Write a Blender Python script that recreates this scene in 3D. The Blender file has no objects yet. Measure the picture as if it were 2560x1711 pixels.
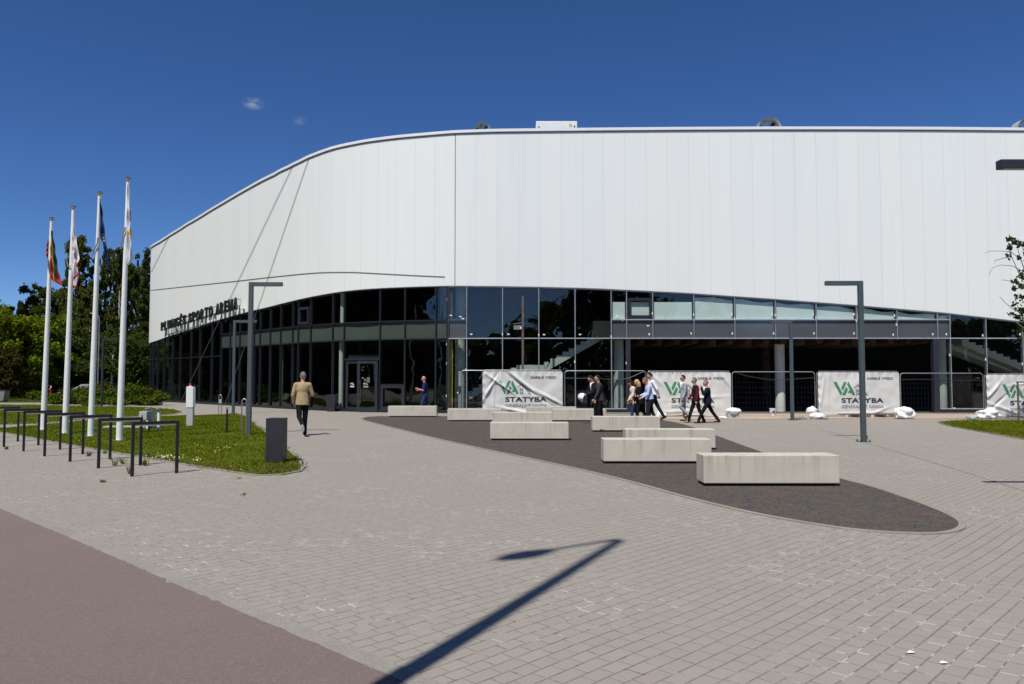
import bpy, bmesh, math, random
import numpy as np
from mathutils import Vector, Matrix, noise
R = math.radians
rnd = random.Random(7)
sc = bpy.context.scene
COL = sc.collection

# ---------------------------------------------------------------- camera
HC = 1.6; F = 1920.0; CX = 1280.0; CY = 855.5
TH = math.atan(92.5 / F); CT, ST = math.cos(TH), math.sin(TH)
cam_d = bpy.data.cameras.new("camera"); cam = bpy.data.objects.new("camera", cam_d); COL.objects.link(cam)
cam.location = (0, 0, HC); cam.rotation_euler = (math.pi / 2 + TH, 0, 0)
cam_d.sensor_width = 36; cam_d.lens = 27.0; cam_d.clip_end = 3000; cam_d.clip_start = 0.05
sc.camera = cam

# ---------------------------------------------------------------- world + sun
SUN_EL = R(59); SUN_H = (-0.43, -0.90)          # horizontal direction towards the sun
w = bpy.data.worlds.new("World"); sc.world = w; w.use_nodes = True
nt = w.node_tree; nt.nodes.clear()
wo = nt.nodes.new("ShaderNodeOutputWorld"); bg = nt.nodes.new("ShaderNodeBackground"); bg.inputs[1].default_value = 0.103
sky = nt.nodes.new("ShaderNodeTexSky"); sky.sky_type = 'NISHITA'; sky.sun_disc = False
sky.sun_elevation = SUN_EL; sky.sun_rotation = math.atan2(SUN_H[0], SUN_H[1]) % (2 * math.pi)
sky.altitude = 0; sky.air_density = 0.6; sky.dust_density = 0.0; sky.ozone_density = 6.0
# a few thin fair-weather clouds, placed by sky direction
tc = nt.nodes.new("ShaderNodeTexCoord")
hs = nt.nodes.new("ShaderNodeHueSaturation"); hs.inputs['Saturation'].default_value = 1.15; hs.inputs['Hue'].default_value = 0.506; hs.inputs['Value'].default_value = 1.0
nt.links.new(sky.outputs[0], hs.inputs['Color'])
last = hs.outputs[0]
def wm(op, a, b=None, clamp=False):
    n = nt.nodes.new("ShaderNodeMath"); n.operation = op; n.use_clamp = clamp
    for i, x in enumerate((a, b)):
        if x is None: continue
        if isinstance(x, (int, float)): n.inputs[i].default_value = x
        else: nt.links.new(x, n.inputs[i])
    return n.outputs[0]
def cloud(dirv, size, amt, scale, squash, lastc):
    vd = nt.nodes.new("ShaderNodeVectorMath"); vd.operation = 'SUBTRACT'
    nt.links.new(tc.outputs['Generated'], vd.inputs[0]); vd.inputs[1].default_value = Vector(dirv).normalized()
    mp = nt.nodes.new("ShaderNodeVectorMath"); mp.operation = 'MULTIPLY'
    nt.links.new(vd.outputs[0], mp.inputs[0]); mp.inputs[1].default_value = (1, 1, squash)
    ln = nt.nodes.new("ShaderNodeVectorMath"); ln.operation = 'LENGTH'; nt.links.new(mp.outputs[0], ln.inputs[0])
    fall = wm('SUBTRACT', 1.0, wm('DIVIDE', ln.outputs['Value'], size), True)
    no = nt.nodes.new("ShaderNodeTexNoise"); no.inputs['Scale'].default_value = scale; no.inputs['Detail'].default_value = 6
    nt.links.new(mp.outputs[0], no.inputs['Vector'])
    f = wm('MULTIPLY', wm('MULTIPLY', fall, wm('MULTIPLY', wm('SUBTRACT', no.outputs[0], 0.36), 5.0, True), True), amt, True)
    mx = nt.nodes.new("ShaderNodeMixRGB"); nt.links.new(f, mx.inputs[0]); nt.links.new(lastc, mx.inputs[1])
    mx.inputs[2].default_value = (6.0, 6.3, 6.8, 1)
    return mx.outputs[0]
def rayv(u, v):
    t = (CY - v) / F
    return ((u - CX) / F, CT - ST * t, ST + CT * t)
last = cloud(rayv(633, 259), 0.014, 0.38, 90, 1.8, last)
last = cloud(rayv(750, 302), 0.011, 0.14, 90, 1.8, last)
last = cloud((-0.02, -1, 0.14), 0.40, 0.30, 6, 2.6, last)      # the bank the glazing mirrors
nt.links.new(last, bg.inputs[0]); nt.links.new(bg.outputs[0], wo.inputs[0])
sd = bpy.data.lights.new("sun", 'SUN'); sd.energy = 4.6; sd.angle = R(0.53); sd.color = (1.0, 0.96, 0.89)
so = bpy.data.objects.new("sun", sd); COL.objects.link(so)
sv = Vector((SUN_H[0] * math.cos(SUN_EL), SUN_H[1] * math.cos(SUN_EL), math.sin(SUN_EL)))
so.rotation_euler = sv.to_track_quat('Z', 'Y').to_euler(); so.location = (0, 0, 60)
sc.view_settings.view_transform = 'Standard'; sc.view_settings.look = 'None'
sc.view_settings.exposure = 0.06; sc.view_settings.gamma = 1.0
sc.render.engine = 'CYCLES'; sc.cycles.max_bounces = 8; sc.cycles.transparent_max_bounces = 24
sc.cycles.use_denoising = True; sc.cycles.sample_clamp_indirect = 4

# ---------------------------------------------------------------- pixel <-> world helpers
def G(u, v, z=0.0):
    r = rayv(u, v); k = (z - HC) / r[2]; return (r[0] * k, r[1] * k)
def P(u, v, Y):
    r = rayv(u, v); k = Y / r[1]; return (r[0] * k, Y, HC + r[2] * k)
def proj(x, y, z):
    d = (x, y, z - HC); f = d[1] * CT + d[2] * ST; up = -d[1] * ST + d[2] * CT
    return CX + F * d[0] / f, CY - F * up / f

# ---------------------------------------------------------------- object helpers
def tag(o, label=None, cat=None, group=None, kind=None):
    if label: o['label'] = label
    if cat: o['category'] = cat
    if group: o['group'] = group
    if kind: o['kind'] = kind
    return o
def empty(name, loc=(0, 0, 0), rz=0, label=None, cat=None, group=None):
    o = bpy.data.objects.new(name, None); COL.objects.link(o); o.location = loc; o.rotation_euler = (0, 0, rz)
    o.empty_display_size = 0.2
    return tag(o, label, cat, group)
class MB:
    def __init__(s): s.v = []; s.f = []; s.mi = []; s.uv = None; s.m = 0
    def add(s, vs, fs):
        o = len(s.v); s.v += [tuple(x) for x in vs]
        for f in fs: s.f.append([i + o for i in f]); s.mi.append(s.m)
        return s
    def box(s, x0, x1, y0, y1, z0, z1, bev=0.0):
        if bev <= 0:
            vs = [(x, y, z) for z in (z0, z1) for y in (y0, y1) for x in (x0, x1)]
            return s.add(vs, [(0, 2, 3, 1), (4, 5, 7, 6), (0, 1, 5, 4), (2, 6, 7, 3), (0, 4, 6, 2), (1, 3, 7, 5)])
        bm = bmesh.new(); bmesh.ops.create_cube(bm, size=1)
        for q in bm.verts: q.co = Vector((x0 + (q.co.x + .5) * (x1 - x0), y0 + (q.co.y + .5) * (y1 - y0), z0 + (q.co.z + .5) * (z1 - z0)))
        bmesh.ops.bevel(bm, geom=bm.edges[:], offset=bev, segments=2, affect='EDGES', profile=0.6)
        bm.verts.index_update()
        s.add([tuple(q.co) for q in bm.verts], [[q.index for q in f.verts] for f in bm.faces]); bm.free(); return s
    def beam(s, a, b, w, h=None, up=(0, 0, 1)):
        a = Vector(a); b = Vector(b); h = w if h is None else h
        d = (b - a).normalized(); upv = Vector(up)
        if abs(d.dot(upv)) > .98: upv = Vector((0, 1, 0))
        x = d.cross(upv).normalized(); y = x.cross(d).normalized()
        vs = []
        for p in (a, b):
            for sx, sy in ((-1, -1), (1, -1), (1, 1), (-1, 1)): vs.append(p + x * (w / 2 * sx) + y * (h / 2 * sy))
        return s.add(vs, [(3, 2, 1, 0), (4, 5, 6, 7), (0, 1, 5, 4), (1, 2, 6, 5), (2, 3, 7, 6), (3, 0, 4, 7)])
    def tube(s, pts, rad, n=10, cap=True):
        pts = [Vector(p) for p in pts]; N = len(pts)
        if isinstance(rad, (int, float)): rad = [rad] * N
        x = None; vs = []
        for i, p in enumerate(pts):
            d = (pts[min(i + 1, N - 1)] - pts[max(i - 1, 0)]).normalized()
            if x is None:
                ref = Vector((0, 0, 1)) if abs(d.z) < .9 else Vector((1, 0, 0)); x = d.cross(ref).normalized()
            else: x = (x - d * x.dot(d)).normalized()
            y = d.cross(x)
            for k in range(n):
                a = 2 * math.pi * k / n; vs.append(p + (x * math.cos(a) + y * math.sin(a)) * rad[i])
        fs = [(i * n + k, i * n + (k + 1) % n, (i + 1) * n + (k + 1) % n, (i + 1) * n + k) for i in range(N - 1) for k in range(n)]
        if cap: fs += [tuple(range(n - 1, -1, -1)), tuple((N - 1) * n + k for k in range(n))]
        return s.add(vs, fs)
    def lathe(s, prof, c=(0, 0), n=20):
        vs = []
        for r, z in prof:
            for k in range(n):
                a = 2 * math.pi * k / n; vs.append((c[0] + r * math.cos(a), c[1] + r * math.sin(a), z))
        N = len(prof)
        fs = [(i * n + k, i * n + (k + 1) % n, (i + 1) * n + (k + 1) % n, (i + 1) * n + k) for i in range(N - 1) for k in range(n)]
        fs += [tuple(range(n - 1, -1, -1)), tuple((N - 1) * n + k for k in range(n))]
        return s.add(vs, fs)
    def ell(s, c, r, rot=None, nu=14, nv=10):
        vs = [] ; c = Vector(c)
        M = rot if rot is not None else Matrix.Identity(3)
        for i in range(1, nv):
            t = math.pi * i / nv
            for k in range(nu):
                a = 2 * math.pi * k / nu
                vs.append(c + M @ Vector((r[0] * math.sin(t) * math.cos(a), r[1] * math.sin(t) * math.sin(a), r[2] * math.cos(t))))
        vs.append(c + M @ Vector((0, 0, r[2]))); vs.append(c + M @ Vector((0, 0, -r[2])))
        T = (nv - 1) * nu; fs = []
        for i in range(nv - 2):
            for k in range(nu): fs.append((i * nu + k, (i + 1) * nu + k, (i + 1) * nu + (k + 1) % nu, i * nu + (k + 1) % nu))
        for k in range(nu):
            fs.append((T, k, (k + 1) % nu)); fs.append((T + 1, (nv - 2) * nu + (k + 1) % nu, (nv - 2) * nu + k))
        return s.add(vs, fs)
    def cap(s, a, b, ra, rb, n=12):
        a = Vector(a); b = Vector(b); d = (b - a).normalized(); pts = []; rr = []
        for k in range(4):
            t = math.pi / 2 * k / 4 ; pts.append(a - d * ra * math.cos(t)); rr.append(max(ra * math.sin(t), ra * .08))
        pts.append(a); rr.append(ra); pts.append(b); rr.append(rb)
        for k in range(1, 5):
            t = math.pi / 2 * k / 4 ; pts.append(b + d * rb * math.sin(t)); rr.append(max(rb * math.cos(t), rb * .08))
        return s.tube(pts, rr, n)
    def build(s, name, mat, parent=None, world=False, smooth=False, slots=None):
        vs = s.v
        if world and parent is not None:
            L = parent.location; vs = [(x - L.x, y - L.y, z - L.z) for x, y, z in vs]
        me = bpy.data.meshes.new(name); me.from_pydata(vs, [], s.f); 
        for m_ in ([mat] if slots is None else slots): me.materials.append(m_)
        if slots is not None: me.polygons.foreach_set('material_index', s.mi)
        if smooth: me.polygons.foreach_set('use_smooth', [True] * len(me.polygons))
        if s.uv is not None:
            ul = me.uv_layers.new(name='UVMap')
            for lp in me.loops: ul.data[lp.index].uv = s.uv[lp.vertex_index]
        me.update()
        o = bpy.data.objects.new(name, me); COL.objects.link(o)
        if parent is not None: o.parent = parent
        return o
def autosmooth(o, ang=40):
    me = o.data
    bm = bmesh.new(); bm.from_mesh(me)
    for f in bm.faces: f.smooth = True
    for e in bm.edges:
        if len(e.link_faces) == 2 and e.calc_face_angle(0) > R(ang): e.smooth = False
    bm.to_mesh(me); bm.free(); return o
def copy_tree(o, parent=None):
    c = o.copy(); COL.objects.link(c); c.parent = parent
    for ch in list(o.children): copy_tree(ch, c)
    return c

# ---------------------------------------------------------------- materials
class NT:
    def __init__(s, name):
        s.m = bpy.data.materials.new(name); s.m.use_nodes = True; s.t = s.m.node_tree; s.t.nodes.clear()
        s.o = s.t.nodes.new("ShaderNodeOutputMaterial")
    def n(s, k, **kw):
        x = s.t.nodes.new("ShaderNode" + k)
        for a, b in kw.items(): setattr(x, a, b)
        return x
    def set(s, inp, v):
        if hasattr(v, 'is_output') or isinstance(v, bpy.types.NodeSocket): s.t.links.new(v, inp)
        else: inp.default_value = v
    def math(s, op, a, b=0.0, clamp=False):
        x = s.n('Math', operation=op, use_clamp=clamp); s.set(x.inputs[0], a); s.set(x.inputs[1], b); return x.outputs[0]
    def mix(s, f, a, b, mode='MIX'):
        x = s.n('MixRGB', blend_type=mode); s.set(x.inputs[0], f); s.set(x.inputs[1], c4(a)); s.set(x.inputs[2], c4(b)); return x.outputs[0]
    def noise(s, vec, scale, detail=4, rough=.55):
        x = s.n('TexNoise'); s.set(x.inputs['Vector'], vec); x.inputs['Scale'].default_value = scale
        x.inputs['Detail'].default_value = detail; x.inputs['Roughness'].default_value = rough; return x.outputs[0]
    def ramp(s, f, a, b):
        x = s.n('MapRange', clamp=True); s.set(x.inputs['Value'], f); x.inputs['From Min'].default_value = a; x.inputs['From Max'].default_value = b
        return x.outputs[0]
    def pos(s): return s.n('NewGeometry').outputs['Position']
    def obj(s): return s.n('TexCoord').outputs['Object']
    def scale(s, vec, sx, sy, sz, rot=0):
        x = s.n('Mapping'); s.set(x.inputs['Vector'], vec); x.inputs['Scale'].default_value = (sx, sy, sz)
        x.inputs['Rotation'].default_value = (0, 0, rot); return x.outputs[0]
    def pr(s, col, rough=.6, metal=0, spec=.5, bump=None, bstr=.3, bdist=.01, **kw):
        p = s.n('BsdfPrincipled'); s.set(p.inputs['Base Color'], c4(col)); s.set(p.inputs['Roughness'], rough)
        p.inputs['Metallic'].default_value = metal; p.inputs['Specular IOR Level'].default_value = spec
        if bump is not None:
            b = s.n('Bump'); b.inputs['Strength'].default_value = bstr; b.inputs['Distance'].default_value = bdist
            s.t.links.new(bump, b.inputs['Height']); s.t.links.new(b.outputs[0], p.inputs['Normal'])
        s.t.links.new(p.outputs[0], s.o.inputs[0]); s.p = p; return s.m
def c4(a):
    if isinstance(a, (tuple, list)) and len(a) == 3: return (a[0], a[1], a[2], 1)
    return a
def simple(name, col, rough=.5, metal=0, spec=.5, var=.12, scale=6):
    t = NT(name); nz = t.noise(t.obj(), scale, 5)
    k = t.ramp(nz, .3, .7)
    c = t.mix(k, tuple(x * (1 - var) for x in col), tuple(min(1, x * (1 + var)) for x in col))
    return t.pr(c, rough, metal, spec, bump=nz, bstr=.06, bdist=.004)
M = {}
M['dark_metal'] = simple('dark_metal', (.018, .022, .026), .42, .3, var=.15)
M['lamp_metal'] = simple('lamp_metal', (.075, .10, .11), .45, .2, var=.12, scale=3)
M['slate_metal'] = simple('slate_metal', (.085, .095, .105), .5, .1, var=.1, scale=3)
M['frame_dark'] = simple('frame_dark', (.022, .025, .032), .4, .2)
M['frame_blue'] = simple('frame_blue', (.035, .036, .055), .4, .2)
M['frame_alu'] = simple('frame_alu', (.15, .16, .175), .38, .45, var=.25)
M['alu_light'] = simple('alu_light', (.55, .56, .57), .35, .5, var=.1)
M['galv'] = simple('galv', (.42, .43, .43), .38, .8, var=.2, scale=12)
M['chrome'] = simple('chrome', (.62, .6, .56), .18, 1, var=.1)
M['white_paint'] = simple('white_paint', (.80, .82, .79), .35, var=.04)
M['grey_paint'] = simple('grey_paint', (.42, .44, .43), .45, var=.06)
M['midgrey'] = simple('midgrey', (.2, .21, .21), .5, var=.08)
M['charcoal'] = simple('charcoal', (.028, .03, .04), .5, .1, var=.2, scale=4)
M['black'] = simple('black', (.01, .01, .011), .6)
M['red'] = simple('red', (.45, .012, .02), .3)
M['wood_strip'] = simple('wood_strip', (.45, .34, .24), .6, var=.2, scale=20)
M['wood_pole'] = simple('wood_pole', (.12, .09, .075), .8, var=.35, scale=9)
M['board_white'] = simple('board_white', (.80, .85, .82), .7, var=.06, scale=1.2)
M['yellow_board'] = simple('yellow_board', (.65, .50, .06), .7, var=.15)
M['int_concrete'] = simple('int_concrete', (.55, .57, .53), .8, var=.12, scale=2)
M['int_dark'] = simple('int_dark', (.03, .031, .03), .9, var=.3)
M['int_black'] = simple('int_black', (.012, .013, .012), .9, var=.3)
M['int_brown'] = simple('int_brown', (.05, .034, .026), .9, var=.4)
M['sticker'] = simple('sticker', (.8, .82, .82), .5, var=.02)
M['sack'] = simple('sack', (.78, .78, .77), .7, var=.05, scale=14)
M['duct'] = simple('duct', (.5, .52, .52), .35, .6)
M['sign_letter'] = simple('sign_letter', (.016, .019, .021), .45)
M['rope'] = simple('rope', (.25, .25, .22), .8)
M['black_cable'] = simple('black_cable', (.015, .015, .015), .5)
M['glass_lens'] = simple('glass_lens', (.4, .42, .45), .15)

def m_wallwhite():
    t = NT('white_cladding'); uv = t.n('UVMap').outputs[0]; sp = t.n('SeparateXYZ'); t.set(sp.inputs[0], uv)
    x = sp.outputs[0]; y = sp.outputs[1]
    fr = t.math('FRACT', x); d = t.math('ABSOLUTE', t.math('SUBTRACT', fr, .5))           # seam at integer metres
    seam = t.ramp(d, .484, .494)
    seam = t.math('MULTIPLY', seam, t.math('GREATER_THAN', x, -9.3))
    big = t.math('MULTIPLY', t.math('LESS_THAN', t.math('ABSOLUTE', x), .022), 1.0)
    pan = t.n('TexWhiteNoise', noise_dimensions='1D'); t.set(pan.inputs['W'], t.math('FLOOR', x))
    mp = t.scale(t.pos(), .25, .25, .05)
    n1 = t.noise(mp, 1.0, 3); 
    base = t.mix(t.ramp(n1, .35, .65), (.83, .85, .82), (.84, .85, .805))
    base = t.mix(t.math('MULTIPLY', pan.outputs['Value'], .55), base, (.785, .81, .79))
    st = t.noise(t.scale(t.pos(), 3, 3, .12), 1.0, 5, .65)
    base = t.mix(t.math('MULTIPLY', t.ramp(st, .5, .8), .16), base, (.6, .6, .57))
    c = t.mix(t.math('MULTIPLY', seam, .34), base, (.42, .43, .44)); c = t.mix(t.math('MULTIPLY', big, .9), c, (.18, .18, .18))
    wob = t.noise(t.scale(t.pos(), .6, .6, .3), 1.0, 2)
    return t.pr(c, .38, 0, .4, bump=wob, bstr=.25, bdist=.03)
M['cladding'] = m_wallwhite()
M['coping'] = simple('coping', (.8, .81, .82), .4, var=.03)
M['painted_shadow_line'] = simple('painted_shadow_line', (.24, .245, .25), .6)  # grey that paints the shadow line below the coping
M['seam_grey'] = simple('seam_grey', (.17, .175, .18), .6)
def m_glass(name, tint, ior, rough=0.0, wob=.02):
    t = NT(name)
    tr = t.n('BsdfTransparent'); tr.inputs[0].default_value = (*tint, 1)
    gl = t.n('BsdfGlossy'); gl.inputs['Roughness'].default_value = rough; gl.inputs[0].default_value = (.93, .97, 1, 1)
    ge = t.n('NewGeometry'); dt = t.n('VectorMath', operation='DOT_PRODUCT'); t.set(dt.inputs[0], ge.outputs['Incoming']); t.set(dt.inputs[1], ge.outputs['Normal'])
    c1_ = t.math('SUBTRACT', 1.0, t.math('ABSOLUTE', dt.outputs['Value']), True); p5 = t.math('POWER', c1_, 5.0)
    f0 = ((ior - 1) / (ior + 1)) ** 2; frs = t.math('ADD', f0, t.math('MULTIPLY', p5, 1 - f0), True)
    nz = t.noise(t.pos(), .55, 2); b = t.n('Bump'); b.inputs['Strength'].default_value = wob; b.inputs['Distance'].default_value = .5
    t.set(b.inputs['Height'], nz); t.t.links.new(b.outputs[0], gl.inputs['Normal'])
    mx = t.n('MixShader'); t.t.links.new(frs, mx.inputs[0]); t.t.links.new(tr.outputs[0], mx.inputs[1]); t.t.links.new(gl.outputs[0], mx.inputs[2])
    t.t.links.new(mx.outputs[0], t.o.inputs[0]); return t.m
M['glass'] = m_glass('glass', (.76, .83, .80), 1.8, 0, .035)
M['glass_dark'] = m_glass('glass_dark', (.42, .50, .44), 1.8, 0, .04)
def m_spandrel(name, col, sp=.6):
    t = NT(name); n1 = t.noise(t.pos(), .7, 3); c = t.mix(n1, tuple(x * .85 for x in col), tuple(x * 1.15 for x in col))
    return t.pr(c, .08, 0, sp, bump=n1, bstr=.05, bdist=.05)
M['spandrel_green'] = m_spandrel('spandrel_green', (.062, .078, .066))
M['spandrel_grey'] = m_spandrel('spandrel_grey', (.085, .092, .104), .9)

def m_paving():
    t = NT('block_paving'); pos = t.pos()
    wn = t.n('TexNoise'); wn.inputs['Scale'].default_value = .35; wn.inputs['Detail'].default_value = 2; t.set(wn.inputs['Vector'], pos)
    wv = t.n('VectorMath', operation='SCALE'); t.set(wv.inputs[0], wn.outputs['Color']); wv.inputs['Scale'].default_value = .16
    ad = t.n('VectorMath', operation='ADD'); t.set(ad.inputs[0], pos); t.set(ad.inputs[1], wv.outputs[0])
    vec = t.scale(ad.outputs[0], 1, 1, 1, R(-45.5))
    def brick(mort, smooth, bias=0.0):
        b = t.n('TexBrick'); t.set(b.inputs['Vector'], vec); b.offset = .42; b.offset_frequency = 2; b.squash = 1.35; b.squash_frequency = 3
        b.inputs['Scale'].default_value = 1; b.inputs['Brick Width'].default_value = .155; b.inputs['Row Height'].default_value = .112
        b.inputs['Mortar Size'].default_value = mort; b.inputs['Mortar Smooth'].default_value = smooth; b.inputs['Bias'].default_value = bias
        b.inputs['Color1'].default_value = (0, 0, 0, 1); b.inputs['Color2'].default_value = (1, 1, 1, 1); b.inputs['Mortar'].default_value = (.5, .5, .5, 1)
        return b
    b = brick(.0048, .3); b2 = brick(.009, .6)
    rv = t.n('RGBToBW'); t.set(rv.inputs[0], b.outputs['Color'])
    big = t.noise(pos, .22, 4, .6); med = t.noise(pos, 1.3, 3)
    sel = t.ramp(t.math('ADD', t.math('MULTIPLY', rv.outputs[0], .55), t.math('MULTIPLY', big, .9)), .58, .86)
    grey = (.300, .280, .238); pink = (.308, .264, .224)
    c = t.mix(sel, grey, pink)
    c = t.mix(t.math('MULTIPLY', t.ramp(rv.outputs[0], .1, .9), .22), c, (.235, .225, .205))
    c = t.mix(t.math('MULTIPLY', t.ramp(big, .35, .62), .25), c, (.33, .292, .252))
    fine = t.noise(pos, 90, 3, .7)
    c = t.mix(t.math('MULTIPLY', t.ramp(fine, .35, .7), .32), c, (.22, .205, .185))
    spk = t.noise(pos, 240, 1); c = t.mix(t.math('MULTIPLY', t.ramp(spk, .64, .72), .6), c, (.58, .56, .52))
    # joints: long courses dark with moss, cross joints thin
    sp = t.n('SeparateXYZ'); t.set(sp.inputs[0], vec)
    fy = t.math('FRACT', t.math('DIVIDE', sp.outputs[1], .112)); dy = t.math('ABSOLUTE', t.math('SUBTRACT', fy, .5))
    jn = t.noise(t.scale(pos, 1, 1, 1), 14, 3, .7)
    longj = t.math('MULTIPLY', t.ramp(dy, .435, .475), t.ramp(jn, .25, .6))
    cl = t.ramp(t.noise(pos, .6, 3), .3, .65)
    c = t.mix(t.math('MULTIPLY', b.outputs['Fac'], t.math('ADD', .35, t.math('MULTIPLY', t.ramp(jn, .35, .65), .5))), c, (.15, .13, .105))
    c = t.mix(t.math('MULTIPLY', longj, t.math('ADD', .22, t.math('MULTIPLY', cl, .5))), c, (.12, .105, .085))
    moss = t.math('MULTIPLY', t.math('MULTIPLY', b2.outputs['Fac'], t.ramp(t.noise(pos, 9, 4, .7), .56, .64)), t.ramp(t.noise(pos, .35, 3), .38, .55))
    c = t.mix(t.math('MULTIPLY', moss, .8), c, (.085, .075, .03))
    # efflorescence: pale chipped edges along some cross joints, in clusters
    wh = t.math('MULTIPLY', t.math('MULTIPLY', b.outputs['Fac'], t.ramp(t.noise(pos, 6.5, 2), .55, .59)), t.ramp(t.noise(pos, .5, 2), .45, .56))
    wh = t.math('MULTIPLY', wh, t.math('SUBTRACT', 1.0, t.math('MULTIPLY', longj, .55)))
    c = t.mix(t.math('MULTIPLY', wh, .9), c, (.66, .66, .63))
    h = t.math('ADD', t.math('MULTIPLY', b2.outputs['Fac'], -1.0), t.math('MULTIPLY', fine, .25))
    c = t.mix(t.math('MULTIPLY', t.ramp(t.noise(pos, 2.6, 5, .75), .5, .72), .22), c, (.27, .245, .205))
    return t.pr(c, .85, 0, .25, bump=h, bstr=.5, bdist=.004)
M['paving'] = m_paving()
def m_asphalt():
    t = NT('red_asphalt'); pos = t.pos(); n1 = t.noise(pos, 160, 4, .75); n2 = t.noise(pos, .7, 4); n3 = t.noise(pos, 420, 1)
    c = t.mix(t.ramp(n1, .3, .7), (.15, .112, .10), (.245, .185, .167)); c = t.mix(t.math('MULTIPLY', t.ramp(n2, .35, .7), .35), c, (.225, .175, .155))
    c = t.mix(t.ramp(n3, .68, .76), c, (.42, .37, .35))
    c = t.mix(t.math('MULTIPLY', t.ramp(t.noise(pos, 3.5, 6, .8), .55, .7), .3), c, (.13, .10, .095)); c = t.mix(t.math('MULTIPLY', t.ramp(t.noise(t.scale(pos, 1, 1, 1), 48, 3, .7), .52, .70), .45), c, (.33, .275, .255)); c = t.mix(t.math('MULTIPLY', t.ramp(t.noise(pos, 30, 3, .7), .58, .68), .4), c, (.11, .085, .08))
    return t.pr(c, .9, 0, .25, bump=n1, bstr=.9, bdist=.008)
M['asphalt'] = m_asphalt()
def m_gravel():
    t = NT('dark_gravel'); pos = t.pos(); v = t.n('TexVoronoi'); v.inputs['Scale'].default_value = 38; t.set(v.inputs['Vector'], pos)
    n2 = t.noise(pos, 2.8, 8, .80); n3 = t.noise(pos, 6, 5, .75); n4 = t.noise(pos, .5, 3)
    bw = t.n('RGBToBW'); t.set(bw.inputs[0], v.outputs['Color'])
    c = t.mix(bw.outputs[0], (.036, .033, .031), (.115, .105, .096))
    c = t.mix(t.math('MULTIPLY', t.ramp(n2, .50, .62), .6), c, (.16, .092, .036))
    c = t.mix(t.math('MULTIPLY', t.ramp(n3, .58, .68), .65), c, (.15, .12, .035))
    c = t.mix(t.math('MULTIPLY', t.ramp(n4, .4, .7), .3), c, (.10, .088, .075))
    sp = t.noise(pos, 120, 1); c = t.mix(t.ramp(sp, .70, .76), c, (.38, .37, .36))
    return t.pr(c, .95, 0, .2, bump=v.outputs['Distance'], bstr=.9, bdist=.012)
M['gravel'] = m_gravel()
def m_soil(name, a, b, s=3):
    t = NT(name); pos = t.pos(); n = t.noise(pos, s, 6, .7); n2 = t.noise(pos, s * 20, 3)
    c = t.mix(t.ramp(n, .35, .65), a, b); c = t.mix(t.math('MULTIPLY', n2, .4), c, tuple(x * .6 for x in a))
    return t.pr(c, .95, 0, .15, bump=n2, bstr=.6, bdist=.02)
M['lawn'] = m_soil('lawn_soil', (.085, .11, .006), (.12, .14, .010))
M['terrain'] = m_soil('terrain', (.05, .062, .018), (.08, .085, .03), .4)
M['sand'] = m_soil('sand', (.42, .33, .25), (.55, .44, .34), 2)
M['bed_soil'] = m_soil('bed_soil', (.03, .022, .015), (.05, .038, .026))
M['kerb'] = m_soil('kerb', (.27, .25, .215), (.34, .315, .275), 2)
def m_concrete():
    t = NT('bench_concrete'); o = t.obj(); oi = t.n('ObjectInfo'); rn = oi.outputs['Random']
    sh = t.n('VectorMath', operation='ADD'); t.set(sh.inputs[0], o); cb = t.n('CombineXYZ'); t.set(cb.inputs[0], t.math('MULTIPLY', rn, 37)); t.set(cb.inputs[1], t.math('MULTIPLY', rn, 11)); t.set(sh.inputs[1], cb.outputs[0])
    n1 = t.noise(sh.outputs[0], 3, 5); st = t.noise(t.scale(sh.outputs[0], 7, 7, .35), 1, 4, .65); st2 = t.noise(t.scale(sh.outputs[0], 24, 24, .5), 1, 3, .6)
    c = t.mix(t.ramp(n1, .3, .7), (.52, .48, .405), (.59, .55, .475))
    sz = t.n('SeparateXYZ'); t.set(sz.inputs[0], o); top_ = t.ramp(sz.outputs[2], .0, .46)
    c = t.mix(t.math('MULTIPLY', t.math('MULTIPLY', t.ramp(st, .54, .70), .62), top_), c, (.34, .25, .15))
    c = t.mix(t.math('MULTIPLY', t.ramp(st2, .58, .70), t.math('MULTIPLY', top_, .28)), c, (.32, .26, .18))
    c = t.mix(t.math('MULTIPLY', t.ramp(t.noise(sh.outputs[0], 9, 4, .7), .5, .7), .25), c, (.42, .40, .35))
    f = t.noise(o, 60, 3); c = t.mix(t.math('MULTIPLY', t.ramp(f, .62, .72), .4), c, (.3, .29, .26))
    return t.pr(c, .85, 0, .3, bump=f, bstr=.25, bdist=.004)
M['bench'] = m_concrete()
def m_banner():
    t = NT('banner_vinyl'); o = t.obj(); n1 = t.noise(o, 1.6, 4); n2 = t.noise(t.scale(o, 2, 2, 1), 1.2, 5)
    sp = t.n('SeparateXYZ'); t.set(sp.inputs[0], o)
    c = t.mix(t.ramp(n1, .3, .7), (.62, .61, .575), (.69, .685, .66))
    low = t.math('MULTIPLY', t.ramp(sp.outputs[2], .5, .05), t.ramp(n2, .4, .65)); c = t.mix(t.math('MULTIPLY', low, .45), c, (.48, .42, .33))
    p = t.pr(c, .5, 0, .4)
    return p
M['banner'] = m_banner()
M['ink_green'] = simple('ink_green', (.055, .235, .115), .5, var=.06)
M['ink_black'] = simple('ink_black', (.045, .045, .048), .5)
M['ink_grey'] = simple('ink_grey', (.25, .25, .255), .5)
M['ink_mid'] = simple('ink_mid', (.20, .20, .205), .5)
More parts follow.
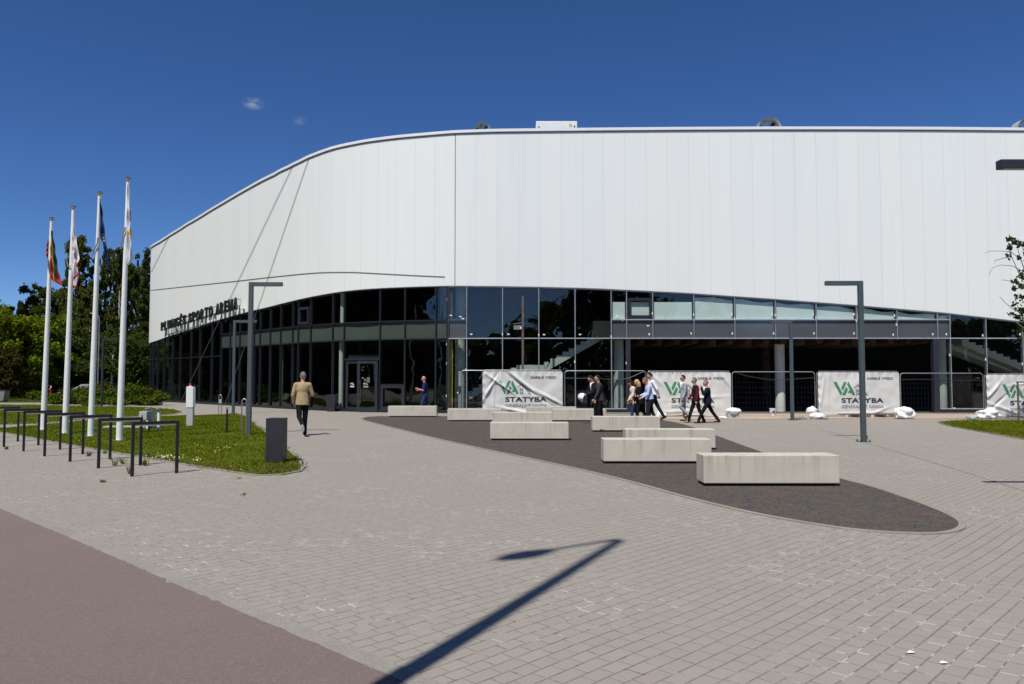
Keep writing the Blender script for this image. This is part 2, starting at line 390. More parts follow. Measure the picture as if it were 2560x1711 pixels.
def m_leaf(name, a, b, cc, tr=.25):
    t = NT(name); oi = t.n('ObjectInfo'); pos = t.pos(); n1 = t.noise(pos, .45, 3); wn = t.n('TexWhiteNoise', noise_dimensions='3D')
    gi = t.n('NewGeometry'); rpi = gi.outputs['Random Per Island']
    c = t.mix(t.ramp(n1, .35, .65), a, b); c = t.mix(t.math('MULTIPLY', rpi, .55), c, cc)
    c = t.mix(t.math('MULTIPLY', oi.outputs['Random'], .3), c, a)
    df = t.n('BsdfDiffuse'); t.set(df.inputs[0], c); tl = t.n('BsdfTranslucent'); t.set(tl.inputs[0], t.mix(.5, c, (.12, .16, .01)))
    gl = t.n('BsdfGlossy'); gl.inputs['Roughness'].default_value = .75; gl.inputs[0].default_value = (.4, .5, .2, 1)
    m1 = t.n('MixShader'); m1.inputs[0].default_value = tr; t.t.links.new(df.outputs[0], m1.inputs[1]); t.t.links.new(tl.outputs[0], m1.inputs[2])
    m2 = t.n('MixShader'); m2.inputs[0].default_value = .012; t.t.links.new(m1.outputs[0], m2.inputs[1]); t.t.links.new(gl.outputs[0], m2.inputs[2])
    t.t.links.new(m2.outputs[0], t.o.inputs[0]); return t.m
M['leaf_birch'] = m_leaf('leaf_birch', (.075, .095, .022), (.105, .12, .028), (.15, .16, .04), .4)
M['leaf_dark'] = m_leaf('leaf_dark', (.045, .062, .018), (.062, .08, .02), (.09, .10, .03), .35)
M['leaf_maple'] = m_leaf('leaf_maple', (.15, .20, .010), (.20, .25, .014), (.26, .28, .02), .45)
M['leaf_red'] = m_leaf('leaf_red', (.05, .028, .012), (.07, .04, .015), (.06, .06, .02))
M['leaf_lime'] = m_leaf('leaf_lime', (.06, .10, .012), (.08, .125, .016), (.10, .14, .02), .35)
M['leaf_shrub'] = m_leaf('leaf_shrub', (.065, .11, .010), (.10, .15, .014), (.13, .17, .02))
M['leaf_shrub_ol'] = m_leaf('leaf_shrub_ol', (.065, .075, .012), (.09, .095, .016), (.11, .09, .02))
M['grass'] = m_leaf('grass_blade', (.12, .155, .006), (.155, .19, .008), (.20, .22, .02), .4)
M['grass_dry'] = m_leaf('grass_dry', (.14, .14, .05), (.18, .16, .06), (.2, .15, .06), .3)
M['petal'] = simple('petal', (.75, .72, .45), .7)
M['petal_y'] = simple('petal_y', (.7, .5, .03), .7)
M['bark'] = simple('bark', (.10, .085, .07), .9, var=.3, scale=8)
M['bark_birch'] = simple('bark_birch', (.42, .40, .37), .8, var=.4, scale=5)
# ================================================================ GROUND
def flat(name, pts, z, mat, kind='structure', thick=0.0, label=None, cat=None):
    bm = bmesh.new(); vs = [bm.verts.new((p[0], p[1], z)) for p in pts]; f = bm.faces.new(vs)
    if f.normal.z < 0: f.normal_flip()
    f.normal_update()
    if f.normal.z < 0: f.normal_flip()
    bmesh.ops.triangulate(bm, faces=bm.faces[:])
    me = bpy.data.meshes.new(name); bm.to_mesh(me); bm.free(); me.materials.append(mat)
    o = bpy.data.objects.new(name, me); COL.objects.link(o); o['kind'] = kind
    if label: o['label'] = label; o['category'] = cat
    return o
def strip(name, pts, wdt, z0, z1, mat, kind='structure', side=0):
    m = MB(); N = len(pts); P2 = [Vector((p[0], p[1])) for p in pts]; L = []; Rr = []
    for i in range(N):
        d = (P2[min(i + 1, N - 1)] - P2[max(i - 1, 0)]).normalized(); n = Vector((-d.y, d.x))
        L.append(P2[i] + n * (wdt * (.5 + side))); Rr.append(P2[i] - n * (wdt * (.5 - side)))
    for i in range(N - 1):
        a, b, c, d = L[i], L[i + 1], Rr[i + 1], Rr[i]
        m.add([(a.x, a.y, z1), (b.x, b.y, z1), (c.x, c.y, z1), (d.x, d.y, z1), (a.x, a.y, z0), (b.x, b.y, z0), (c.x, c.y, z0), (d.x, d.y, z0)],
              [(3, 2, 1, 0), (0, 1, 5, 4), (2, 3, 7, 6)])
    o = m.build(name, mat); o['kind'] = kind; return o
def smooth_pts(pts, it=3, closed=True):
    p = [Vector((a[0], a[1])) for a in pts]
    for _ in range(it):
        q = []; n = len(p)
        for i in range(n if closed else n - 1):
            a, b = p[i], p[(i + 1) % n]; q += [a * .75 + b * .25, a * .25 + b * .75]
        if not closed: q = [p[0]] + q + [p[-1]]
        p = q
    return [(a.x, a.y) for a in p]
flat('ground', [(-900, -300), (900, -300), (900, 1500), (-900, 1500)], -.02, M['terrain'])
flat('paving', [(-75, -3), (60, -3), (60, 50), (0, 60), (-75, 60)], 0, M['paving'])
edge = [(-34, 37.6)] + [G(*p) for p in ((0, 1273), (176, 1346.6), (484, 1482), (696.5, 1572), (967.6, 1688))] + [(0.9, 2.6), (3.4, .1), (7, -4)]
rj = random.Random(3); e2 = []
for a_, b_ in zip(edge, edge[1:]):
    n_ = max(1, int(math.hypot(b_[0] - a_[0], b_[1] - a_[1]) / .06)) if a_[1] < 14 else 1
    for k in range(n_): f_ = k / n_; q_ = (a_[0] + (b_[0] - a_[0]) * f_, a_[1] + (b_[1] - a_[1]) * f_); jj = rj.gauss(0, .006) if n_ > 1 else 0; e2.append((q_[0] + jj, q_[1] + jj))
e2.append(edge[-1])
flat('path', e2 + [(2, -9), (-38, 31)], .006, M['asphalt'])
strip('path_edge', edge, .13, -.01, .0055, M['kerb'], side=.5)
isl_s = [(869, 1041.6), (1090, 1041.2), (1400, 1041.6), (1560, 1043), (1653, 1050), (1716, 1062), (1790, 1089), (1899, 1129), (2100, 1198), (2182, 1217), (2324, 1266),
         (2385, 1293), (2409, 1310), (2401, 1326), (2346, 1337), (2237, 1334), (2140, 1327), (2040, 1313), (1880, 1285), (1700, 1241), (1582, 1206), (1400, 1163), (1134, 1108), (1000, 1075)]
isl = [G(*p) for p in isl_s]
isl_sm = smooth_pts(isl, 2)
flat('gravel_bed', isl_sm, .008, M['gravel'])
strip('gravel_bed_kerb', isl_sm + [isl_sm[0]], .075, -.01, .014, M['kerb'])
strip('paving_seam', [G(*p) for p in ((2040, 1069), (2145, 1102), (2341, 1159), (2560, 1227), (2800, 1310))], .045, 0, .006, M['kerb'])
flat('sand_strip', [(5.7, 30.9), (9, 30.6), (13, 31.1), (17.0, 31), (21, 32.4), (30, 32.6), (45, 33), (45, 35.3), (5.7, 35.3)], .010, M['sand'])
lawn1_s = [(-140, 1062), (13.6, 1071), (82, 1065), (218, 1052), (409, 1041.5), (464, 1040), (586, 1036.5), (613, 1040.5), (646, 1068), (709, 1113), (748, 1150), (757, 1170), (750, 1180),
           (700, 1189), (640, 1190), (505, 1170), (355, 1144), (199, 1118), (13.6, 1083.5), (-140, 1066)]
lawn1 = [G(*p) for p in lawn1_s]
lawn2_s = [(-200, 1012), (0, 1013), (109, 1014), (254, 1017), (355, 1018.5), (437, 1025), (455, 1031), (437, 1036), (382, 1040), (218, 1048), (82, 1060.6), (0, 1063), (-200, 1064)]
lawn2 = [G(*p) for p in lawn2_s]
lawn3 = [(-75, 52.3), G(117, 1007), G(120, 1004), (-31, 62), (-31, 75), (-110, 75), (-110, 52.3)]
lawn4_s = [(2346, 1056), (2384, 1053.5), (2560, 1052.5), (2900, 1051), (2900, 1170), (2560, 1100), (2384, 1068.5), (2352, 1060)]
lawn4 = [G(*p) for p in lawn4_s]
for L_, nm in ((lawn1, 'lawn'), (lawn2, 'lawn'), (lawn3, 'lawn'), (lawn4, 'lawn')):
    flat(nm, L_, .012, M['lawn'])
strip('lawn_edge', lawn1[5:], .06, -.01, .02, M['kerb'])
strip('lawn_edge', lawn2 , .06, -.01, .02, M['kerb'])
strip('lawn_edge', [lawn4[4], lawn4[5], lawn4[6], lawn4[7], lawn4[0]], .06, -.01, .02, M['kerb'])
bed = [G(112, 1010.5), G(404, 1014), G(408, 1010), (-24.5, 52.2), (-28.5, 57), (-40, 66), (-47, 60), G(100, 1006)]
flat('planting_bed', bed, .016, M['bed_soil'])

def in_poly(x, y, poly):
    c = False; n = len(poly); j = n - 1
    for i in range(n):
        xi, yi = poly[i]; xj, yj = poly[j]
        if (yi > y) != (yj > y) and x < (xj - xi) * (y - yi) / (yj - yi) + xi: c = not c
        j = i
    return c
def blades(name, poly, dens, h, wdt, mat, seed, label, clip=None, edge_fuzz=0.0, cap=60000):
    rg = np.random.default_rng(seed); xs = [p[0] for p in poly]; ys = [p[1] for p in poly]
    x0, x1, y0, y1 = min(xs), max(xs), min(ys), max(ys)
    if clip: x0, x1, y0, y1 = max(x0, clip[0]), min(x1, clip[1]), max(y0, clip[2]), min(y1, clip[3])
    n = min(int((x1 - x0) * (y1 - y0) * dens), cap * 3)
    X = rg.uniform(x0, x1, n); Y = rg.uniform(y0, y1, n)
    keep = np.zeros(n, bool); j = len(poly) - 1; pa = np.array([(p[0], p[1]) for p in poly])
    for i in range(len(poly)):
        xi, yi = pa[i]; xj, yj = pa[j]
        if yi != yj:
            c = ((yi > Y) != (yj > Y)) & (X < (xj - xi) * (Y - yi) / (yj - yi) + xi); keep ^= c
        j = i
    X = X[keep] + rg.normal(0, edge_fuzz, keep.sum()); Y = Y[keep] + rg.normal(0, edge_fuzz, keep.sum()); n = len(X)
    nz = (np.sin(X * 1.7 + 3) * np.cos(Y * 1.3) + np.sin(X * 4.1) * np.sin(Y * 3.7 + 1)) * .25 + 1
    H = h * rg.uniform(.5, 1.35, n) * nz; a = rg.uniform(0, 2 * math.pi, n); W = wdt * rg.uniform(.6, 1.4, n)
    lx = rg.normal(0, .45, n) * H; ly = rg.normal(0, .45, n) * H
    v = np.zeros((n, 3, 3)); v[:, 0] = np.stack([X - np.cos(a) * W, Y - np.sin(a) * W, np.full(n, .01)], 1)
    v[:, 1] = np.stack([X + np.cos(a) * W, Y + np.sin(a) * W, np.full(n, .01)], 1); v[:, 2] = np.stack([X + lx, Y + ly, H], 1)
    me = bpy.data.meshes.new(name); me.vertices.add(3 * n); me.vertices.foreach_set('co', v.reshape(-1).astype(np.float32))
    me.loops.add(3 * n); me.loops.foreach_set('vertex_index', np.arange(3 * n, dtype=np.int32)); me.polygons.add(n)
    me.polygons.foreach_set('loop_start', np.arange(0, 3 * n, 3, dtype=np.int32)); me.update(); me.validate(); me.materials.append(mat)
    o = bpy.data.objects.new(name, me); COL.objects.link(o); return tag(o, label, 'grass', kind='stuff')
blades('grass', lawn1, 560, .046, .012, M['grass'], 1, 'long green lawn grass around the flagpole bases', clip=(-22, 0, 11, 36), edge_fuzz=.05, cap=110000)
blades('grass', lawn2, 130, .06, .02, M['grass'], 2, 'mown lawn grass in the strip behind the flagpoles', clip=(-40, 0, 25, 48), cap=40000)
blades('grass', lawn3, 40, .07, .03, M['grass'], 3, 'far lawn grass beside the dark bin under the trees', clip=(-60, -28, 52, 66), cap=20000)
blades('grass', lawn4, 300, .075, .014, M['grass'], 4, 'lawn grass at the right by the tree stake', clip=(14, 26, 20, 32), edge_fuzz=.05, cap=40000)
blades('dry_grass', [G(355, 1144.5), G(505, 1170.5), G(640, 1190.5), G(700, 1189), G(757, 1170), G(746, 1150), G(700, 1165), G(640, 1176), G(505, 1160), G(355, 1138)], 260, .075, .011, M['grass_dry'], 5,
       'dry yellowed grass along the lawn edge by the bin', edge_fuzz=.06)
blades('dry_grass', [G(2384, 1068), G(2560, 1100), G(2620, 1112), G(2620, 1099), G(2560, 1086), G(2420, 1068)], 200, .05, .016, M['grass_dry'], 6, 'yellowed grass along the right lawn edge', edge_fuzz=.04)
def flowers(name, spots, n, spread, mat, label, r=.007):
    m = MB()
    for (u, v) in spots:
        gx, gy = G(u, v)
        for _ in range(n):
            x = gx + rnd.gauss(0, spread); y = gy + rnd.gauss(0, spread); z = rnd.uniform(.05, .1)
            m.add([(x - r, y, z - r), (x + r, y, z - r), (x + r, y + r, z + r), (x - r, y + r, z + r)], [(0, 1, 2, 3)])
    tag(m.build(name, mat), label, 'flowers', kind='stuff')
flowers('clover_flowers', [(412, 1152), (420, 1147), (428, 1155), (436, 1151), (405, 1150), (500, 1158), (560, 1125)], 7, .14, M['petal'], 'white clover flowers along the lawn edge')
flowers('dandelions', [(508, 1136), (590, 1074), (640, 1085), (650, 1100), (455, 1053), (560, 1180), (552, 1133), (470, 1120), (200, 1110)], 3, .25, M['petal_y'], 'scattered yellow dandelions in the lawn')
def tuft(name, u, v, n, h, mat, label, flatness=.6, group=None, w=.006, cat='weed'):
    x0, y0 = G(u, v); o = empty(name, (x0, y0, 0)); COL.objects.unlink(o); bpy.data.objects.remove(o)
    m = MB()
    for i in range(n):
        a = rnd.uniform(0, 6.28); d = Vector((math.cos(a), math.sin(a), 0)); hh = h * rnd.uniform(.5, 1.1); r = hh * flatness * rnd.uniform(.4, 1.2)
        b0 = Vector((rnd.gauss(0, .02), rnd.gauss(0, .02), 0)); mid = b0 + d * r * .5 + Vector((0, 0, hh * .7)); tip = b0 + d * r + Vector((0, 0, hh))
        s = Vector((-d.y, d.x, 0)) * w
        m.add([b0 - s, b0 + s, mid + s, mid - s, tip], [(0, 1, 2, 3), (3, 2, 4)])
    o = m.build(name, mat); o.location = (x0, y0, .004); return tag(o, label, cat, group)
WG = 'weeds growing in the paving joints'
for (u, v, n, h, lab) in ((258, 1207, 16, .05, 'flat dark green weed on the open paving in front of the bike racks'), (363, 1165, 30, .14, 'grassy tuft on the paving between the two nearest bike racks'),
        (306, 1161, 22, .15, 'pale grass tuft inside the second nearest bike rack'), (286, 1165, 14, .18, 'thin dry weed stalks right of the second nearest rack leg'), (222, 1141, 26, .12, 'brownish grass tuft inside the third nearest bike rack'),
        (16, 1124, 26, .08, 'wide low tuft at the far left of the paving'), (326, 1186, 18, .14, 'green weed against the leg of the nearest bike rack'), (262, 1135, 18, .09, 'small tuft beside the lawn behind the third rack'),
        (596, 1198, 12, .04, 'small dark weed on the paving below the lawn corner'), (609, 1239, 10, .04, 'tiny green weed on the paving below the grey bin')):
    tuft('weed', u, v, n, h, M['grass_dry'] if 'dry' in lab or 'brown' in lab or 'olive' in lab else M['grass'], lab, .9, WG)
for k, (u, lab) in enumerate(((1505, 'left leafy weed under the front of the plain concrete bench'), (1517, 'middle leafy weed under the front of the plain concrete bench'), (1529, 'right leafy weed under the front of the plain concrete bench'))):
    tuft('weed', u, 1081 - k, 26, .09, M['leaf_lime'], lab, 1.0, 'leafy weeds under the concrete bench', w=.02)
for (u, v, lab) in ((2277, 1635, 'larger white scrap of litter on the paving blocks'), (2359, 1661, 'small white scrap of litter to the right of the larger one')):
    x, y = G(u, v); m = MB(); m.add([(-.018, -.008, .004), (.02, -.012, .009), (.026, .006, .005), (.0, .012, .012), (-.02, .006, .006)], [(0, 1, 2, 3, 4)])
    o = m.build('litter', M['sticker']); o.location = (x, y, .004); tag(o, lab, 'litter', 'white litter scraps on the paving')

# ================================================================ ARENA
def interp(tab, x):
    if x <= tab[0][0]: return tab[0][1]
    for (a, b), (c, d) in zip(tab, tab[1:]):
        if x <= c:
            t = (x - a) / (c - a); return b + (d - b) * t
    return tab[-1][1]
def csp(tab):
    """Catmull-Rom densified table"""
    out = []; n = len(tab)
    for i in range(n - 1):
        p0 = tab[max(i - 1, 0)]; p1 = tab[i]; p2 = tab[i + 1]; p3 = tab[min(i + 2, n - 1)]
        for k in range(6):
            t = k / 6
            f = lambda a, b, c, d: .5 * (2 * b + (c - a) * t + (2 * a - 5 * b + 4 * c - d) * t * t + (3 * b - a - 3 * c + d) * t ** 3)
            y = f(p0[1], p1[1], p2[1], p3[1]); x = p1[0] + (p2[0] - p1[0]) * t
            lo, hi = min(p1[1], p2[1]), max(p1[1], p2[1]); 
            out.append((x, y))
    out.append(tab[-1]); return out
VBOT = csp([(360, 861), (377, 856), (417, 842), (466.6, 826), (531.8, 805), (608.5, 782.5), (666, 768.5), (723.6, 754), (773.5, 742.5), (838.7, 731), (896, 724), (953.8, 720), (1030.5, 716.7), (1118, 714.5), (1170, 714.3), (1300, 715.8), (1438, 718.8),
        (1528, 722), (1632, 727), (1738, 733), (1836, 740), (1937, 747), (2040, 754.5), (2141, 762.5), (2242, 771), (2343, 779.5), (2463, 791.5), (2560, 804), (2900, 846), (3300, 870)])
VTOP = csp([(350, 622), (372, 618), (386, 609.5), (424.4, 586), (466.6, 559), (532, 519.5), (608.5, 474.5), (685.3, 434), (723.6, 414), (746.6, 402), (773.5, 388.5), (819.5, 371.5), (854, 361.5), (915.4, 349.5), (992, 339.5), (1069, 332.5),
        (1138, 327), (1240, 323.5), (1502, 320.5), (1847, 318), (2200, 318), (2560, 320.5), (3300, 328)])
Y0 = 35.8
base_pts = [(-26.5, 92), (-27.2, 66), (-27.55, 60.2), (-27.45, 58.6), (-27.0, 57.2), (-26.2, 56.1), (-21.3, 50.95), (-16.4, 45.8), (-12.3, 41.5), (-10.6, 39.85), (-8.6, 38.25), (-6.2, 37.0), (-3.2, 36.1), (-1.2, 35.85), (0.6, Y0), (4, Y0)]
def cr(pts, k=8):
    out = []; n = len(pts)
    for i in range(n - 1):
        p0, p1, p2, p3 = (Vector(pts[max(i - 1, 0)]), Vector(pts[i]), Vector(pts[i + 1]), Vector(pts[min(i + 2, n - 1)]))
        # centripetal parametrisation
        def tj(ti, a, b): return ti + max((b - a).length, 1e-4) ** .5
        if i == 0: p0 = p1 * 2 - p2
        if i == n - 2: p3 = p2 * 2 - p1
        t0 = 0; t1 = tj(t0, p0, p1); t2 = tj(t1, p1, p2); t3 = tj(t2, p2, p3)
        for q in range(k):
            t = t1 + (t2 - t1) * q / k
            A1 = p0 * ((t1 - t) / (t1 - t0)) + p1 * ((t - t0) / (t1 - t0)); A2 = p1 * ((t2 - t) / (t2 - t1)) + p2 * ((t - t1) / (t2 - t1)); A3 = p2 * ((t3 - t) / (t3 - t2)) + p3 * ((t - t2) / (t3 - t2))
            B1 = A1 * ((t2 - t) / (t2 - t0)) + A2 * ((t - t0) / (t2 - t0)); B2 = A2 * ((t3 - t) / (t3 - t1)) + A3 * ((t - t1) / (t3 - t1))
            out.append(B1 * ((t2 - t) / (t2 - t1)) + B2 * ((t - t1) / (t2 - t1)))
    out.append(Vector(pts[-1])); return out
plan = cr(base_pts) + [Vector((x, Y0)) for x in (8, 12, 16, 20, 24, 28, 32, 36, 40)]
nrm = []
for i in range(len(plan)):
    d = (plan[min(i + 1, len(plan) - 1)] - plan[max(i - 1, 0)]).normalized(); nrm.append(Vector((d.y, -d.x)))
S = [0]
for a, b in zip(plan, plan[1:]): S.append(S[-1] + (b - a).length)
def at_s(s, off=0):
    s = max(0, min(S[-1] - 1e-6, s))
    lo, hi = 0, len(S) - 1
    while hi - lo > 1:
        m_ = (lo + hi) // 2
        if S[m_] <= s: lo = m_
        else: hi = m_
    t = (s - S[lo]) / (S[hi] - S[lo]); p = plan[lo].lerp(plan[hi], t); n = nrm[lo].lerp(nrm[hi], t).normalized()
    return p + n * off, n
def wallpt(u, v, off=0.0):
    """where the ray through a photo pixel meets the arena's outer face: xyz, arc length"""
    r = rayv(u, v); best = None
    for i in range(len(plan) - 1):
        a = plan[i] + nrm[i] * off; b = plan[i + 1] + nrm[i + 1] * off
        # solve k*(rx,ry) = a + t(b-a)
        dx, dy = b.x - a.x, b.y - a.y; det = -r[0] * dy + dx * r[1]
        if abs(det) < 1e-12: continue
        k = (-a.x * dy + dx * a.y) / det; t = (r[0] * a.y - r[1] * a.x) / det
        if -1e-6 <= t <= 1 + 1e-6 and k > 0 and (best is None or k < best[0]): best = (k, S[i] + t * (S[i + 1] - S[i]))
    if best is None: return None
    k, s = best; return (r[0] * k, r[1] * k, HC + r[2] * k, s)
CL = .07                                    # cladding stands proud of the glazing line
def zlev(p, tab):
    x, y = p; z = 5.0
    for _ in range(8):
        u, v = proj(x, y, z); v2 = interp(tab, u); r = rayv(u, v2); z = HC + r[2] * (y / r[1])
    return z
iL = next(i for i, p in enumerate(plan) if p.y < 57.6)
zt = []; zb = []
for i, p in enumerate(plan):
    q = p + nrm[i] * CL; j = i if i >= iL else iL; qq = plan[j] + nrm[j] * CL
    zt.append(zlev(qq, VTOP)); zb.append(zlev(qq, VBOT))
def zat(s, arr):
    s = max(0, min(S[-1], s)); 
    for i in range(len(S) - 1):
        if s <= S[i + 1]:
            t = (s - S[i]) / (S[i + 1] - S[i]); return arr[i] * (1 - t) + arr[i + 1] * t
    return arr[-1]

arena = empty('arena_building', (0, 38, 0), label='large sports arena with a curved white clad upper wall over dark glazing', cat='building')
S0 = wallpt(1138, 500, CL)[3]
m = MB(); m.uv = []
ss = [S[0]]
for i in range(len(S) - 1):
    n_ = max(1, int((S[i + 1] - S[i]) / .5))
    ss += [S[i] + (S[i + 1] - S[i]) * (k + 1) / n_ for k in range(n_)]
for s in ss:
    p, n = at_s(s, CL); z0 = zat(s, zb); z1 = zat(s, zt) - .15
    for k in range(5):
        z = z0 + (z1 - z0) * k / 4; m.v.append((p.x, p.y, z)); m.uv.append((s - S0, z))
for i in range(len(ss) - 1):
    for k in range(4): m.f.append([i * 5 + k, (i + 1) * 5 + k, (i + 1) * 5 + k + 1, i * 5 + k + 1]); m.mi.append(0)
m.build('upper_wall', M['cladding'], arena, True, True)
def ribbon(name, s0, s1, off0, off1, fz0, fz1, mat, step=.5):
    """closed profile following the facade between offsets and heights"""
    m = MB(); n_ = max(2, int((s1 - s0) / step)); N = 0
    for k in range(n_ + 1):
        s = s0 + (s1 - s0) * k / n_; a, _ = at_s(s, off0); b, _ = at_s(s, off1); z0 = fz0(s); z1 = fz1(s)
        m.v += [(a.x, a.y, z0), (b.x, b.y, z0), (b.x, b.y, z1), (a.x, a.y, z1)]
    for k in range(n_):
        for e in range(4): m.f.append([4 * k + e, 4 * k + (e + 1) % 4, 4 * k + 4 + (e + 1) % 4, 4 * k + 4 + e]); m.mi.append(0)
    m.f += [[0, 1, 2, 3], [4 * n_ + 3, 4 * n_ + 2, 4 * n_ + 1, 4 * n_]]; m.mi += [0, 0]
    return m.build(name, mat, arena, True)
Se = S[-1]
ribbon('soffit', 0, Se, -.35, CL - .003, lambda s: zat(s, zb) - .02, lambda s: zat(s, zb) + .02, M['coping'])
ribbon('painted_shadow_line', 0, Se, CL - .1, CL + .012, lambda s: zat(s, zt) - .19, lambda s: zat(s, zt) - .13, M['painted_shadow_line'])  # thin grey strip standing in for the coping's shadow
ribbon('coping', 0, Se, -.3, CL + .07, lambda s: zat(s, zt) - .13, lambda s: zat(s, zt), M['coping'])
# roof
bm = bmesh.new(); vs = [bm.verts.new((p.x, p.y - 38, z - .4)) for p, z in zip(plan, zt)] + [bm.verts.new((40, 54, 11)), bm.verts.new((0, 54, 11))]
f = bm.faces.new(vs); bmesh.ops.triangulate(bm, faces=[f]); me = bpy.data.meshes.new('roof'); bm.to_mesh(me); bm.free(); me.materials.append(M['midgrey'])
o = bpy.data.objects.new('roof', me); COL.objects.link(o); o.parent = arena
# horizontal cladding joint
jt = [(372, 726.6), (593, 703), (666, 694.5), (762, 684.7), (800, 682), (838.7, 681), (888.5, 681.3), (934.6, 683.8), (1026.7, 688.7), (1119.5, 693)]
pts = []
for u in range(376, 1120, 8):
    q = wallpt(u, interp(jt, u), CL + .012); 
    if q: pts.append(q[:3])
m = MB()
for a, b in zip(pts, pts[1:]): m.beam(a, b, .015, .04)
m.build('cladding_joint', M['seam_grey'], arena, True)

# ---- glazing
def mull_at(u, v=870): return wallpt(u, v, 0)
Lm = [378, 385, 396, 412, 433, 452, 479, 501, 531, 554, 577, 601, 624, 637, 651.5, 677, 703, 733, 747, 778, 833, 861.6, 951, 1013, 1090, 1119]
Rm = [1122, 1167.4, 1256.4, 1347, 1437.6, 1528, 1566.5, 1631.8, 1734.3, 1836.5, 1938, 2040, 2140.5, 2241.6, 2342.5, 2373.5, 2463, 2554.5, 2646, 2738]
sL = [mull_at(u)[3] for u in Lm]; sR = [mull_at(u, 850)[3] for u in Rm]
ZL, ZU = 3.50, 4.37
z_lo_left = lambda s: 3.02
s554 = sL[Lm.index(554)]
def vmull(s, z0, z1, wd, dp, mat, off=0.0, name='mullion'):
    p, n = at_s(s, off); t = Vector((n.y, -n.x)); m = MB()
    a = p + n * (dp * .6); b = p - n * (dp * .4)
    vs = []
    for z in (z0, z1):
        for q in (a - t * wd / 2, a + t * wd / 2, b + t * wd / 2, b - t * wd / 2): vs.append((q.x, q.y, z))
    m.add(vs, [(3, 2, 1, 0), (4, 5, 6, 7), (0, 1, 5, 4), (1, 2, 6, 5), (2, 3, 7, 6), (3, 0, 4, 7)])
    return m.build(name, mat, arena, True)
def pane(name, sa, sb, za, zb_, mat, off=-.02):
    """za, zb_: (z at left, z at right)"""
    a, _ = at_s(sa, off); b, _ = at_s(sb, off); m = MB()
    m.add([(a.x, a.y, za[0]), (b.x, b.y, za[1]), (b.x, b.y, zb_[1]), (a.x, a.y, zb_[0])], [(0, 1, 2, 3)])
    return m.build(name, mat, arena, True)
for i, s in enumerate(sL):
    vmull(s, .02, zat(s, zb) - .022, .06 if i != len(sL) - 1 else .10, .13, M['frame_dark'])
for i, s in enumerate(sR):
    u = Rm[i]; z0 = .02 if (u <= 1567 or u >= 2342) else ZL - .05
    vmull(s, z0, zat(s, zb) - .022, .055, .14, M['frame_alu'])
    vmull(s, z0, zat(s, zb) - .022, .022, .012, M['alu_light'], .089, 'mullion_cap')
# panes, left wing
for i in range(len(sL) - 1):
    a, b = sL[i], sL[i + 1]; A = (zat(a, zb) + .1, zat(b, zb) + .1)
    if Lm[i] < 554:
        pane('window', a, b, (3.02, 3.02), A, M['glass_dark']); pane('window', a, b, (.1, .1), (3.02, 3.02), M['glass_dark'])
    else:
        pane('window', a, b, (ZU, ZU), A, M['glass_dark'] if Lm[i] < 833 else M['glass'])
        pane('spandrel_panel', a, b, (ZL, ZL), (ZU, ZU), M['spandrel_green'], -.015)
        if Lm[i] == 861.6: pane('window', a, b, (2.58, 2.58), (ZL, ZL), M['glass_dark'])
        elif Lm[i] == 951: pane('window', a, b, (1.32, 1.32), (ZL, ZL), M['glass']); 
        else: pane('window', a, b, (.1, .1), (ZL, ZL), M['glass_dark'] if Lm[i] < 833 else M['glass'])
cst = lambda z: (lambda s: z)
ribbon('transom', sL[0], s554, -.05, .07, cst(2.99), cst(3.05), M['frame_dark'])
ribbon('transom', s554, sL[-1], -.05, .07, cst(ZL - .03), cst(ZL + .03), M['frame_dark'])
ribbon('transom', s554, sL[-1], -.05, .07, cst(ZU - .03), cst(ZU + .03), M['frame_dark'])
ribbon('base_frame', sL[0], sL[-1], -.06, .09, cst(.0), cst(.13), M['frame_dark'])
ribbon('head_frame', sL[0], sL[-1], -.05, .085, lambda s: zat(s, zb) - .07, lambda s: zat(s, zb) - .021, M['frame_dark'])
# panes, right wing
sOa, sOb = sR[Rm.index(1566.5)], sR[Rm.index(2342.5)]
for i in range(len(sR) - 1):
    a, b = sR[i], sR[i + 1]; u = Rm[i]; A = (zat(a, zb) + .1, zat(b, zb) + .1)
    if u == 1122:
        pane('window', a, b, (ZU, ZU), A, M['glass']); pane('spandrel_panel', a, b, (ZL, ZL), (ZU, ZU), M['spandrel_grey'], 0); pane('window', a, b, (.1, .1), (ZL, ZL), M['glass'])
    elif u < 1528 or u >= 2373:
        pane('window', a, b, (ZL, ZL), A, M['glass']); pane('window', a, b, (.22, .22), (ZL, ZL), M['glass'])
    else:
        pane('window', a, b, (ZU, ZU), A, M['glass']); pane('spandrel_panel', a, b, (ZL, ZL), (ZU, ZU), M['spandrel_grey'], 0)
        if u < 1566 or u >= 2342: pane('window', a, b, (.22, .22), (ZL, ZL), M['glass'])
ribbon('transom', sR[0], sR[-1], -.05, .088, cst(ZL - .028), cst(ZL + .022), M['alu_light'])
ribbon('transom', sR[0], sR[1], -.05, .088, cst(ZU - .028), cst(ZU + .022), M['frame_alu'])
ribbon('transom', sR[Rm.index(1528)], sR[Rm.index(2373.5)], -.05, .088, cst(ZU - .028), cst(ZU + .022), M['alu_light'])
ribbon('head_frame', sR[0], sR[-1], -.05, .10, lambda s: zat(s, zb) - .085, lambda s: zat(s, zb) - .021, M['frame_alu'])
for a, b in ((sR[0], sOa), (sOb, sR[-1])):
    ribbon('sill_frame', a, b, -.05, .095, cst(.20), cst(.245), M['alu_light']); ribbon('base_frame', a, b, -.06, .11, cst(.0), cst(.2), M['frame_dark'])
for u_, w_ in ((1570.5, .18), (2337, .26)):
    vmull(mull_at(u_, 900)[3], .0, ZL - .03, w_, .25, M['frame_blue'], -.02, 'door_jamb')
